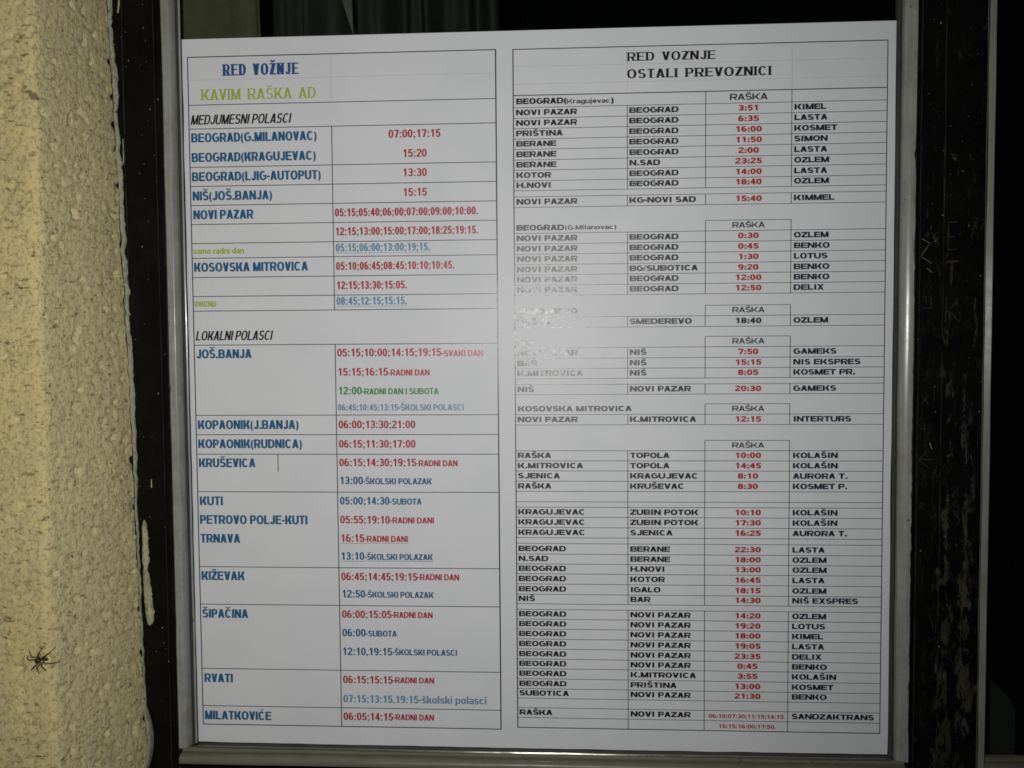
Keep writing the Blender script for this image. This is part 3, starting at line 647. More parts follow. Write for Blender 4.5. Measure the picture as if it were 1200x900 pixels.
# ragged lip of black paint creeping over the beads
def ragged(name, x, d, z0, z1, wmax, y, seed, mat=M_BLACK, n=420, w0=0.0):
    vs, fs = [], []
    for i in range(n+1):
        z = z0 + (z1-z0)*i/n
        e = max(0.0, w0 + wmax*(0.35 + 0.6*n3(z*40, seed, 0) + 0.45*n3(z*150, seed, 3)))
        vs += [(x-d*0.002, y+0.0006, Z0+z), (x, y-0.0004, Z0+z), (x+d*e*0.8, y-0.0006, Z0+z), (x+d*e, y+0.0009, Z0+z)]
    for i in range(n):
        for j in range(3):
            a = i*4+j; fs.append((a, a+1, a+5, a+4))
    return mesh(name, vs, fs, mat, win, True)
ragged('paint_edge', -0.3318, 1, -0.34, 0.40, 0.0022, -0.0123, 3)
ragged('paint_edge', 0.2672, -1, -0.34, 0.16, 0.0020, -0.0136, 9)

# drips, chips and smears of filler on the left stile
def smear(name, pts, mat, thick=0.0022, jag=0.0011, y=-0.0122, parent=win, seed=0, sub=10, jscale=260):
    """pts: (z, x_left, x_right) going down"""
    rows = []
    for (za, la, ra), (zb, lb, rb) in zip(pts, pts[1:]):
        for i in range(sub):
            t = i/sub; rows.append((za+(zb-za)*t, la+(lb-la)*t, ra+(rb-ra)*t))
    rows.append(pts[-1])
    vs, fs = [], []; m = 7
    for i, (z, l, r) in enumerate(rows):
        r2 = r + jag*n3(z*jscale, seed, 1) + jag*0.6*n3(z*jscale*2.7, seed, 4); l2 = l + jag*0.3*n3(z*jscale, seed, 9)
        if r2 < l2 + 0.0003: r2 = l2 + 0.0003
        for j in range(m):
            t = j/(m-1)
            h = thick*math.sin(math.pi*t)**0.6*(0.8+0.5*n3(z*180, t*2, seed)) if 0 < t < 1 else -0.0006
            if i in (0, len(rows)-1): h = min(h, 0.0002)
            vs.append((l2+(r2-l2)*t, y-h, Z0+z))
    for i in range(len(rows)-1):
        for j in range(m-1):
            a = i*m+j; fs.append((a, a+1, a+m+1, a+m))
    return mesh(name, vs, fs, mat, parent, True)
smear('filler_smear', [(-0.152, -0.3560, -0.3548), (-0.158, -0.3578, -0.3530), (-0.170, -0.3580, -0.3525), (-0.186, -0.3585, -0.3518), (-0.194, -0.3572, -0.3540)], M_CREAM, 0.0020, 0.0016, seed=2)
smear('filler_smear', [(-0.192, -0.3572, -0.3545), (-0.198, -0.3580, -0.3525), (-0.212, -0.3578, -0.3508), (-0.224, -0.3574, -0.3498), (-0.232, -0.3568, -0.3490), (-0.2365, -0.3560, -0.3494), (-0.2390, -0.3548, -0.3504), (-0.2402, -0.3534, -0.3520)], M_CREAM, 0.0030, 0.0011, seed=6)
smear('paint_chip', [(0.002, -0.3722, -0.3710), (-0.006, -0.3722, -0.3706), (-0.022, -0.3716, -0.3695), (-0.030, -0.3712, -0.3700), (-0.036, -0.3708, -0.3703)], M_CREAM, 0.0006, 0.0004, seed=8)
smear('paint_chip', [(-0.008, -0.3750, -0.3742), (-0.016, -0.3756, -0.3742), (-0.026, -0.3752, -0.3742)], M_CREAM, 0.0005, 0.0005, seed=18)
smear('paint_chip', [(0.278, -0.3655, -0.3640), (0.268, -0.3662, -0.3645), (0.262, -0.3672, -0.3655)], M_CREAM, 0.0004, 0.0002, seed=21)
smear('paint_chip', [(0.161, -0.3652, -0.3646), (0.150, -0.3652, -0.3643), (0.140, -0.3650, -0.3645)], M_CREAM, 0.0004, 0.0002, seed=22)
smear('paint_chip', [(-0.297, -0.3652, -0.3648), (-0.306, -0.3652, -0.3642), (-0.3125, -0.3650, -0.3625)], M_CREAM, 0.0004, 0.0004, seed=23)
smear('paint_chip', [(-0.118, -0.3490, -0.3482), (-0.125, -0.3492, -0.3480)], M_CREAM, 0.0004, 0.0003, seed=25)
# a lifted flake of paint low on the stile beside the stucco
def flake():
    vs, fs = [], []; n = 40
    for i in range(n+1):
        t = i/n; z = -0.306 - 0.062*t
        x = interp(EDGE, z) - 0.001 + 0.0068*math.sin(math.pi*min(1, t*1.05))**0.8
        for j, (dx, dy) in enumerate(((-0.0013, -0.0060), (-0.0006, -0.0074), (0.0004, -0.0072), (0.0009, -0.0040), (0.0012, 0.0002))):
            vs.append((x+dx, -0.012+dy*math.sin(math.pi*t)**0.5 - 0.0004, Z0+z))
    for i in range(n):
        for j in range(4):
            a = i*5+j; fs.append((a, a+1, a+6, a+5))
    return mesh('lifted_flake', vs, fs, M_SEAL, win, True)
flake()
# loose specks of paint and plaster on the frame
def specks():
    bm = bmesh.new(); rnd = random.Random(5)
    spots = [(rnd.uniform(-0.371, -0.334), rnd.uniform(-0.34, 0.27)) for _ in range(60)] + [(rnd.uniform(0.270, 0.319), rnd.uniform(-0.34, 0.27)) for _ in range(26)]
    for x, z in spots:
        r = rnd.choice((0.00016, 0.0002, 0.00024, 0.0003, 0.00042))
        q_ = bmesh.ops.create_icosphere(bm, subdivisions=1, radius=r)
        for v in q_['verts']:
            v.co = Vector((x+v.co.x, -0.0122+v.co.y*0.5, Z0+z+v.co.z*rnd.uniform(0.8, 2.2)))
    o = bm_out('paint_specks', bm, M_CREAM, win); o['kind'] = 'stuff'
specks()

# scratched letters and strokes on the mullion
M_SCR = m_flat('scratched_paint', (0.032, 0.031, 0.023), 0.8, 0.2, var=0.7, noise_sc=400)
M_SCR2 = m_flat('scratched_paint_brown', (0.048, 0.033, 0.024), 0.8, 0.2, var=0.7, noise_sc=400)
M_SCRL = m_flat('scratch_light', (0.15, 0.14, 0.10), 0.8, 0.2, var=0.6, noise_sc=400)
def scratch(strokes, cx, cz, sx, sz, t=0.0011, mat=M_SCR, name='scratched_letter'):
    vs, fs = [], []; k = 0
    for (x0, y0, x1, y1) in strokes:
        a = Vector((cx+x0*sx, 0, Z0+cz+y0*sz)); b = Vector((cx+x1*sx, 0, Z0+cz+y1*sz))
        d = (b-a).normalized(); nrm = Vector((d.z, 0, -d.x)); n = 8
        for i in range(n+1):
            u = i/n; c = a.lerp(b, u); h = t*0.5*(0.35+0.65*math.sin(math.pi*(0.1+0.8*u)))*(1+0.7*n3(c.x*900, k, c.z*900))
            y = -0.01215-0.00003*k-0.0006*(0)
            vs += [(c+nrm*h)[:], (c-nrm*h)[:]]
            vs[-2] = (vs[-2][0], y-0.0006, vs[-2][2]); vs[-1] = (vs[-1][0], y-0.0006, vs[-1][2])
        base = k*(2*(n+1))
        for i in range(n): fs.append((base+2*i, base+2*i+1, base+2*i+3, base+2*i+2))
        k += 1
    return mesh(name, vs, fs, mat, win)
def pxs(lines, t, mat=M_SCR):
    """strokes measured on the mullion, in millimetres from the lens axis"""
    scratch([tuple(v) for v in lines], 0, 0, 0.001, 0.001, t, mat)
pxs([(292.3, 84, 292.0, 62.5), (292.3, 84, 298.8, 84.5), (292.2, 73, 297.0, 73), (292.0, 62.5, 298.6, 63.5)], 0.0013)
pxs([(290.8, 53.5, 300.0, 54), (295.2, 53.5, 294.6, 36)], 0.0019, M_SCR2)
pxs([(291.6, 26, 291.0, 6), (300.6, 24, 292.0, 15), (292.4, 16, 301.6, 7)], 0.0012)
pxs([(271.8, 72, 279.2, 67.5), (277.5, 67, 271.4, 58), (271.4, 58, 280.0, 52.6), (276.0, 48.8, 280.4, 45.4)], 0.0008, M_SCRL)
pxs([(272.6, 27, 280, 26), (276, 26, 276, 21), (280, 26, 279.6, 17.5), (272.6, 18, 279.6, 17.5)], 0.0007)
pxs([(273, -58, 279, -50), (279, -58, 273.4, -50)], 0.0007)
pxs([(271.5, -101, 280.5, -94), (271.5, -101, 280, -108), (271.5, -101, 282, -101)], 0.0009)
pxs([(273, -77, 279.5, -77), (276.2, -82, 276.2, -72)], 0.0007)
pxs([(280, -88, 282, -93)], 0.0006, M_SEAL)
pxs([(313.5, 26, 312.6, 16), (313.0, 15, 315.2, 3), (315.2, 3, 313.0, -9)], 0.0020)

# ------------------------------------------------------------------ behind the glass: dark room, curtain, leaning board
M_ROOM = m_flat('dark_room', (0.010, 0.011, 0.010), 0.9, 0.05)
bm = bmesh.new(); add_box(bm, -0.9, 1.4, 0.032, 1.8, Z0-0.9, Z0+1.0)
bmesh.ops.delete(bm, geom=[f for f in bm.faces if f.calc_center_median().y < 0.05], context='FACES')
room = bm_out('room_walls', bm, M_ROOM); tag(room, kind='structure')
M_CURT = m_flat('curtain_cloth', (0.150, 0.145, 0.080), 0.9, 0.1, noise_sc=90, var=0.25)
M_CURT2 = m_flat('curtain_cloth_dark', (0.060, 0.062, 0.050), 0.9, 0.1, noise_sc=90, var=0.3)
def curtain(name, x0, x1, yfun, mat, zt=0.52, zb=-0.5, n=150, th=0.0012):
    vs, fs = [], []; rows = 26
    for side in (0, 1):
        for r in range(rows+1):
            z = zt + (zb-zt)*r/rows
            for i in range(n+1):
                t = i/n; x = x0+(x1-x0)*t
                vs.append((x+0.003*math.sin(z*9+t*20)*t, yfun(t, z)+side*th, Z0+z))
    k = (rows+1)*(n+1)
    for side in (0, 1):
        for r in range(rows):
            for i in range(n):
                a = side*k + r*(n+1)+i; fs.append((a, a+1, a+n+2, a+n+1))
    return mesh(name, vs, fs, mat, None, True)
c1 = curtain('curtain', -0.352, -0.268, lambda t, z: 0.060 + 0.004*math.sin(t*5) - 0.012*max(0, (t-0.86)/0.14)**2*(1 if t < 0.96 else 0.4) - 0.010*max(0, (0.10-t)/0.10), M_CURT)
tag(c1, 'khaki curtain edge hanging behind the glass at the upper left, above the timetable', 'curtain')
c2 = curtain('curtain', -0.270, -0.070, lambda t, z: 0.085 + 0.11*t + 0.018*math.sin(t*26) + 0.010*math.sin(t*61+z*3), M_CURT2)
tag(c2, 'dark gathered curtain folds fading into the unlit room, right of the khaki curtain edge', 'curtain')
# pale pointed fold of cloth seen at the top edge
fold = mesh('hanging_cloth', [(-0.2330, 0.070, Z0+0.40), (-0.1950, 0.066, Z0+0.42), (-0.1905, 0.064, Z0+0.262), (-0.2330, 0.0715, Z0+0.4005), (-0.1950, 0.0675, Z0+0.4205), (-0.1905, 0.0655, Z0+0.2615)],
            [(0, 1, 2), (5, 4, 3), (0, 3, 4, 1), (1, 4, 5, 2), (2, 5, 3, 0)], m_flat('grey_cloth', (0.17, 0.17, 0.13), 0.9, 0.1))
tag(fold, 'grey pointed fold of cloth hanging before the dark curtain above the timetable', 'cloth')
M_CARD = m_flat('grey_board', (0.036, 0.039, 0.036), 0.8, 0.2, var=0.15)
bm = bmesh.new()
out = [(0.318, -0.42), (0.3795, -0.42), (0.3795, -0.326), (0.374, -0.316), (0.350, -0.292), (0.336, -0.281), (0.318, -0.268)]
f = bm.faces.new([bm.verts.new((x, 0.055, Z0+z)) for x, z in out])
ex = bmesh.ops.extrude_face_region(bm, geom=[f]); bmesh.ops.translate(bm, verts=[v for v in ex['geom'] if isinstance(v, bmesh.types.BMVert)], vec=(0, 0.004, 0))
board = bm_out('grey_board', bm, M_CARD)
tag(board, 'dim grey board with a cut corner behind the right pane, low beside the mullion', 'board')

# ------------------------------------------------------------------ the printed timetable
PX0, PX1, PZ0, PZ1 = -0.3185, 0.2545, -0.3440, 0.2430
def bow(x, z):
    """gentle waviness of the sheet, in front of the glass"""
    u = (x-PX0)/(PX1-PX0); v = (z-PZ0)/(PZ1-PZ0)
    return -0.0008*math.sin(math.pi*u)*math.sin(math.pi*v) - 0.0004*math.sin(2*math.pi*u+0.6)*math.sin(math.pi*v) + 0.00025*n3(u*3.1, v*2.7, 1.5)
YP = -0.0005
poster = empty('timetable_poster', ((PX0+PX1)/2, 0, Z0+PZ0))
tag(poster, 'white printed bus timetable sheet with two ruled tables fixed over the window glass', 'timetable')
def build_sheet():
    n, m = 80, 82; vs, fs = [], []
    def edge(x, z):
        if z < PZ0+0.001: z += 0.0005*n3(x*40, 0, 3) - 0.0004*math.sin((x-PX0)/(PX1-PX0)*3.1)
        if x < PX0+0.001: x += 0.0005*n3(z*30, 4, 0)
        if x > PX1-0.001: x += 0.0010*n3(z*12, 7, 0)
        return x, z
    for side in (0, 1):
        for j in range(m+1):
            for i in range(n+1):
                x0, z0 = PX0+(PX1-PX0)*i/n, PZ0+(PZ1-PZ0)*j/m
                x, z = edge(x0, z0)
                vs.append((x, YP+bow(x0, z0)+side*0.0004, Z0+z))
    k = (n+1)*(m+1)
    for side in (0, 1):
        for j in range(m):
            for i in range(n):
                a = side*k+j*(n+1)+i; q_ = (a, a+1, a+n+2, a+n+1); fs.append(q_ if not side else q_[::-1])
    bd = [i for i in range(n+1)] + [(j+1)*(n+1)-1 for j in range(1, m+1)] + [m*(n+1)+i for i in range(n-1, -1, -1)] + [j*(n+1) for j in range(m-1, 0, -1)]
    for a, b in zip(bd, bd[1:]+bd[:1]): fs.append((a, a+k, b+k, b))
    o = mesh('paper_sheet', vs, fs, M_PAPER, poster, True)
    o.data.set_sharp_from_angle(angle=math.radians(40)); return o
build_sheet()
def on_paper(x, z, lift): return (x, YP + bow(x, z) - lift, Z0+z)
def rule_mesh(name, rules, parent):
    """rules: (x0, z0, x1, z1, width_mm, ink) in mm; long rules are cut so that they follow the sheet"""
    vs, fs, mi = [], [], []; inks = []
    for k, (x0, z0, x1, z1, wd_, ink) in enumerate(rules):
        if ink not in inks: inks.append(ink)
        L = math.hypot(x1-x0, z1-z0); n = max(1, int(L/8)); h = wd_/2000
        lift = 0.00012 + (0.00003 if x0 == x1 else 0) + (0.00002 if ink in ('line',) else 0)
        b = len(vs)
        for i in range(n+1):
            t = i/n; x = mm(x0+(x1-x0)*t); z = mm(z0+(z1-z0)*t)
            if x0 == x1: a, c = on_paper(x-h, z, lift), on_paper(x+h, z, lift)
            else: a, c = on_paper(x, z-h, lift), on_paper(x, z+h, lift)
            vs += [a, c]
        for i in range(n):
            fs.append((b+2*i, b+2*i+1, b+2*i+3, b+2*i+2)); mi.append(inks.index(ink))
    me = bpy.data.meshes.new(name); me.from_pydata(vs, [], fs)
    for i in inks: me.materials.append(INK[i])
    me.polygons.foreach_set('material_index', mi); me.update()
    return link(name, me, parent)

# ------- lettering: every glyph drawn as stems, bars, slanted strokes and bowls in a box one cap high
ARIAL = dict(zip('ABCDEFGHIJKLMNOPRSTUVXZ', (722,722,722,722,667,611,778,722,278,556,722,611,833,722,778,667,722,667,611,722,667,667,611)))
ARIAL.update(dict(zip('acdegijklmnoprsuv', (556,556,611,556,611,278,278,556,278,889,611,611,611,389,556,611,556))))
ARIAL.update({c: 556 for c in '0123456789'}); ARIAL.update({' ': 278, ':': 333, ';': 333, '.': 278, ',': 278, '-': 333, '/': 278, '(': 333, ')': 333})
BLACK = dict(zip('ABCDEFGHIJKLMNOPRSTUVXZ', (780,780,780,830,720,670,830,830,390,670,830,670,940,830,830,720,780,720,720,830,780,780,720)))
BLACK.update(dict(zip('acdegijklmnoprsuv', (667,667,667,667,667,333,333,667,333,1000,667,667,667,470,610,667,610))))
BLACK.update({c: 667 for c in '0123456789'}); BLACK.update({' ': 333, ':': 333, ';': 333, '.': 333, ',': 333, '-': 333, '/': 278, '(': 389, ')': 389})
ROOT = {'Š': ('S', 'v'), 'Ž': ('Z', 'v'), 'Č': ('C', 'v'), 'Ć': ('C', 'a'), 'š': ('s', 'v')}
STY = dict(narrow_time=dict(tab=ARIAL, tx=0.222, ty=0.160, fix=None), narrow_small=dict(tab=ARIAL, tx=0.235, ty=0.175, fix=None), narrow=dict(tab=ARIAL, tx=0.255, ty=0.180, fix=None), italic=dict(tab=ARIAL, tx=0.180, ty=0.135, fix=None, shear=0.21),
           roman=dict(tab=ARIAL, tx=0.245, ty=0.115, fix=None, serif=0.08), display=dict(tab=ARIAL, tx=0.18, ty=0.08, fix=None, serif=0.10),
           display_bold=dict(tab=ARIAL, tx=0.29, ty=0.12, fix=None, serif=0.12),
           wide=dict(tab=BLACK, tx=0.370, ty=0.235, fix=1.125), wide_lower=dict(tab=BLACK, tx=0.28, ty=0.19, fix=1.0), wide_small=dict(tab=BLACK, tx=0.30, ty=0.20, fix=1.03),
           wide_thin=dict(tab=BLACK, tx=0.26, ty=0.185, fix=1.10), wide_thin_big=dict(tab=BLACK, tx=0.26, ty=0.185, fix=1.10))
class Pen:
    def __init__(s, W, tx, ty, serif=0): s.W, s.tx, s.ty, s.sf, s.q = W, tx, ty, serif, []
    def quad(s, *p): s.q.append([tuple(p)])
    def foot(s, x0, x1, y):
        if s.sf:
            h = 0.085; a, b = x0-s.sf, x1+s.sf
            if y < 0.5: s.quad((a, 0), (b, 0), (b-0.03, h), (a+0.03, h))
            else: s.quad((a+0.03, 1-h), (b-0.03, 1-h), (b, 1), (a, 1))
    def foot2(s, x0, x1, y):
        if s.sf:
            k = s.sf; s.sf = min(k*0.75, max(0.02, (s.W-2*(x1-x0))*0.30)); s.foot(x0, x1, y); s.sf = k
    def V(s, x, y0=0, y1=1, f=True):
        s.quad((x, y0), (x+s.tx, y0), (x+s.tx, y1), (x, y1))
        if f:
            if y0 == 0: s.foot(x, x+s.tx, 0)
            if y1 == 1: s.foot(x, x+s.tx, 1)
    def H(s, x0, x1, y):
        s.quad((x0, y), (x1, y), (x1, y+s.ty), (x0, y+s.ty))
        if s.sf and y in (0, 1-s.ty):
            d = 0.16
            if y == 0: s.quad((x1-0.05, 0), (x1, 0), (x1+0.02, d), (x1-0.02, d))
            else: s.quad((x1-0.02, 1-d), (x1+0.02, 1-d), (x1, 1), (x1-0.05, 1))
    def Dg(s, x0, y0, x1, y1, t=None, f=False):
        t = t or s.tx; s.quad((x0, y0), (x0+t, y0), (x1+t, y1), (x1, y1))
        if f:
            for x, y in ((x0, y0), (x1, y1)):
                if y in (0, 1): s.foot(x, x+t, y)
    def A(s, cx, cy, rx, ry, a0, a1, tx=None, ty=None, n=None):
        tx = min(tx or s.tx, rx*0.93); ty = min(ty or s.ty, ry*0.93)
        n = n or max(4, int(abs(a1-a0)/18)); st = []; e = 0.90
        def pt(rx_, ry_, a):
            c, d = math.cos(a), math.sin(a)
            return (cx+rx_*math.copysign(abs(c)**e, c), cy+ry_*math.copysign(abs(d)**e, d))
        pr = None
        for i in range(n+1):
            a = math.radians(a0+(a1-a0)*i/n); o, k = pt(rx, ry, a), pt(rx-tx, ry-ty, a)
            if pr: st.append((pr[0], o, k, pr[1]))
            pr = (o, k)
        s.q.append(st)
def glyph(ch, W, tx, ty, serif=0):
    p = Pen(W, tx, ty, serif); V, H, G_, A = p.V, p.H, p.Dg, p.A; h = ty/2
    if ch in 'BDPR':
        if ch == 'D': V(0); r = min(W*0.55, 0.52); H(tx, W-r, 1-ty); H(tx, W-r, 0); A(W-r, 0.5, r, 0.5, 90, -90)
        else:
            m = 0.5 if ch == 'B' else 0.44
            V(0); r = min(W*0.40, 0.30); x = W-r-(0.03 if ch == 'B' else 0)
            p.quad((tx, 1-ty), (x, 1-ty), (x, 1), (tx, 1)); p.quad((tx, m-h), (W-r, m-h), (W-r, m+h), (tx, m+h))
            A(x, (1+m-h)/2, r, (1-m+h)/2, 90, -90)
            if ch == 'B': p.quad((tx, 0), (W-r, 0), (W-r, ty), (tx, ty)); A(W-r, (m+h)/2, r, (m+h)/2, 90, -90)
            if ch == 'R': G_(W-tx*1.05, 0, W*0.42, m-h*0.2, tx*1.08); p.foot(W-tx*1.0, W+0.0, 0)
    elif ch == 'E' or ch == 'F':
        V(0); H(tx, W, 1-ty); p.quad((tx, 0.5-h+0.02), (W*0.92, 0.5-h+0.02), (W*0.92, 0.5+h+0.02), (tx, 0.5+h+0.02))
        if ch == 'E': H(tx, W, 0)
    elif ch == 'L': V(0); H(tx, W, 0)
    elif ch == 'H': V(0); V(W-tx); p.quad((tx, 0.5-h), (W-tx, 0.5-h), (W-tx, 0.5+h), (tx, 0.5+h))
    elif ch == 'I': V((W-tx)/2)
    elif ch == 'T': V((W-tx)/2, 0, 1-ty); H(0, W, 1-ty)
    elif ch == 'J': V(W-tx, 0.3, 1); A(W/2, 0.3, W/2, 0.32, 0, -172)
    elif ch == 'U': V(0, 0.36, 1); V(W-tx, 0.36, 1); A(W/2, 0.36, W/2, 0.38, 0, -180)
    elif ch == 'M':
        V(0, 0, 1, False); V(W-tx, 0, 1, False); p.foot2(0, tx, 0); p.foot2(W-tx, W, 0); p.foot2(0, tx*0.8, 1); p.foot2(W-tx*0.8, W, 1); t = tx*0.95; G_(W/2-t/2, 0, tx*0.12, 1, t); G_(W/2-t/2, 0, W-tx*0.12-t, 1, t)
    elif ch == 'N': V(0); V(W-tx, 0, 1, False); p.foot(W-tx, W, 1); G_(W-tx*1.08, 0, tx*0.0, 1, tx*1.08)
    elif ch == 'K': V(0); G_(tx*0.8, 0.30, W-tx*1.15, 1, tx*1.2); G_(W-tx*1.1, 0, tx*1.15, 0.60, tx*1.15); p.foot(W-tx, W, 0); p.foot(W-tx, W, 1)
    elif ch == 'A':
        t = tx*1.05; G_(0, 0, W/2-t*0.55, 1, t); G_(W-t, 0, W/2-t*0.45, 1, t); p.foot2(0, t, 0); p.foot2(W-t, W, 0); p.quad((W*0.24, 0.20), (W*0.76, 0.20), (W*0.72, 0.20+ty), (W*0.28, 0.20+ty))
    elif ch == 'V': t = tx*1.05; G_(W/2-t*0.55, 0, 0, 1, t); G_(W/2-t*0.45, 0, W-t, 1, t); p.foot2(0, t, 1); p.foot2(W-t, W, 1)
    elif ch == 'X': t = tx*1.1; G_(0, 0, W-t, 1, t); G_(W-t, 0, 0, 1, t)
    elif ch == 'Z': H(0, W, 1-ty); H(0, W, 0); G_(0, ty, W-tx*1.3, 1-ty, tx*1.3)
    elif ch in 'O0': A(W/2, 0.5, W/2, 0.515, 0, 360, n=22)
    elif ch == 'C': A(W/2, 0.5, W/2, 0.515, 40, 320, n=18)
    elif ch == 'G': A(W/2, 0.5, W/2, 0.515, 52, 318, n=18); p.quad((W*0.52, 0.40), (W, 0.40), (W, 0.40+ty), (W*0.52, 0.40+ty)); p.quad((W-tx*0.85, 0.10), (W, 0.14), (W, 0.40), (W-tx*0.85, 0.40))
    elif ch == 'S': A(W/2, 0.75-h/2, W/2*0.95, 0.265+h/2, 22, 270, n=12); A(W/2, 0.25+h/2, W/2, 0.265+h/2, 90, -158, n=12)
    elif ch == '1': x = W*0.60-tx/2; V(x, 0, 1, False); p.quad((x-W*0.25, 0.63), (x+0.01, 0.73), (x+0.01, 0.995), (x-W*0.25, 0.63+ty*0.95))
    elif ch == '2': A(W/2, 0.70, W/2, 0.315, 172, -18, n=10); G_(0, ty*0.9, W*0.93-tx, 0.62, tx*1.15); H(0, W, 0)
    elif ch == '3': p.quad((W*0.30, 0.5-h), (W*0.52, 0.5-h), (W*0.52, 0.5+h), (W*0.30, 0.5+h)); A(W/2, 0.75-h/2, W/2*0.92, 0.265+h/2, 160, -90, n=12); A(W/2, 0.25+h/2, W/2, 0.265+h/2, 90, -165, n=12)
    elif ch == '4': V(W*0.86-tx, 0, 1, False); G_(0, 0.22+ty*0.6, W*0.86-tx, 1, tx*0.85); H(0, W, 0.22)
    elif ch == '5': H(W*0.12, W*0.95, 1-ty); p.quad((W*0.04, 0.45), (W*0.04+tx, 0.45), (W*0.12+tx, 1-ty), (W*0.12, 1-ty)); A(W/2, 0.325, W/2, 0.34, 140, -165, n=14)
    elif ch == '6': A(W/2, 0.32, W/2, 0.335, 0, 360, n=18); A(W/2, 0.5, W/2, 0.515, 50, 215, n=10)
    elif ch == '9': A(W/2, 0.68, W/2, 0.335, 0, 360, n=18); A(W/2, 0.5, W/2, 0.515, 35, -130, n=10)
    elif ch == '7': H(0, W, 1-ty); G_(W*0.22, 0, W-tx*1.05, 1-ty, tx*1.05)
    elif ch == '8': A(W/2, 0.75-h/2, W/2*0.92, 0.265+h/2, 0, 360, n=16); A(W/2, 0.25+h/2, W/2, 0.265+h/2, 0, 360, n=16)
    elif ch in ':;.,':
        s = tx*1.02; x = (W-s)/2; b = ty*1.15
        if ch in ':;': p.quad((x, 0.72-b), (x+s, 0.72-b), (x+s, 0.72), (x, 0.72))
        p.quad((x, 0), (x+s, 0), (x+s, b), (x, b))
        if ch in ';,': p.quad((x+s*0.1, -0.16), (x+s*0.45, -0.14), (x+s, 0), (x+s*0.45, 0))
    elif ch == '-': p.quad((0, 0.30), (W, 0.30), (W, 0.30+ty*1.1), (0, 0.30+ty*1.1))
    elif ch == '/': G_(-0.06, -0.04, W-0.14, 1.04, min(tx*0.7, 0.20))
    elif ch == '(': A(W*1.45, 0.37, W*1.45, 0.68, 125, 235, tx=tx*1.05, ty=0.05, n=10)
    elif ch == ')': A(-W*0.45, 0.37, W*1.45, 0.68, 55, -55, tx=tx*1.05, ty=0.05, n=10)
    else:                                   # lower case
        x = 0.74; c = x/2
        if ch == 'o': A(W/2, c, W/2, c, 0, 360, n=18)
        elif ch == 'c': A(W/2, c, W/2, c, 42, 318, n=16)
        elif ch == 'e': A(W/2, c, W/2, c, 0, 325, n=18); p.quad((tx*.7, c-h), (W-tx*.1, c-h), (W-tx*.1, c+h), (tx*.7, c+h))
        elif ch == 'a': A(W/2*0.95, 0.225, W/2*0.95, 0.235, 60, 330, n=12); V(W-tx, 0, 0.50, False); A(W/2, 0.5, W/2, 0.25, 0, 160, n=8)
        elif ch == 'd': A(W/2, c, W/2, c, 0, 360, n=18); V(W-tx, 0, 1.02, False)
        elif ch == 'p': A(W/2, c, W/2, c, 0, 360, n=18); V(0, -0.26, x, False)
        elif ch == 'g': A(W/2, c, W/2, c, 0, 360, n=18); V(W-tx, -0.05, x, False); A(W/2, -0.05, W/2, 0.22, 0, -165, n=8)
        elif ch in 'ij':
            V((W-tx)/2, -0.1 if ch == 'j' else 0, x, False); p.quad(((W-tx)/2, 1-ty), ((W+tx)/2, 1-ty), ((W+tx)/2, 1.02), ((W-tx)/2, 1.02))
            if ch == 'j': p.quad(((W-tx)/2-tx*0.6, -0.27), ((W+tx)/2-tx*.2, -0.27), ((W+tx)/2, -0.1), ((W-tx)/2, -0.13))
        elif ch == 'l': V((W-tx)/2, 0, 1.02, False)
        elif ch == 'k': V(0, 0, 1.02, False); G_(tx*0.8, 0.22, W-tx*1.15, x, tx*1.1); G_(W-tx*1.1, 0, tx*1.1, 0.44, tx*1.1)
        elif ch in 'nmr':
            V(0, 0, x, False); k = {'n': 1, 'm': 2, 'r': 1}[ch]; w_ = (W-tx)/k
            for i in range(k):
                cx = i*w_+(w_+tx)/2
                if ch == 'r': A(W*0.98, x-0.30, W*0.98, 0.31, 178, 92, n=6)
                else: A(cx, x-0.28, (w_+tx)/2, 0.29, 175, 0, n=9); V((i+1)*w_, 0, x-0.28, False)
        elif ch == 's': A(W/2, x*.75-h/2, W/2*0.95, x*.265+h/2, 22, 270, n=10); A(W/2, x*.25+h/2, W/2, x*.265+h/2, 90, -158, n=10)
        elif ch == 'u': V(W-tx, 0, x, False); V(0, 0.28, x, False); A(W/2, 0.28, W/2, 0.29, 0, -180, n=9)
        elif ch == 'v': G_(W/2-tx/2, 0, 0, x); G_(W/2-tx/2, 0, W-tx, x)
    return p.q
PROTO = {}
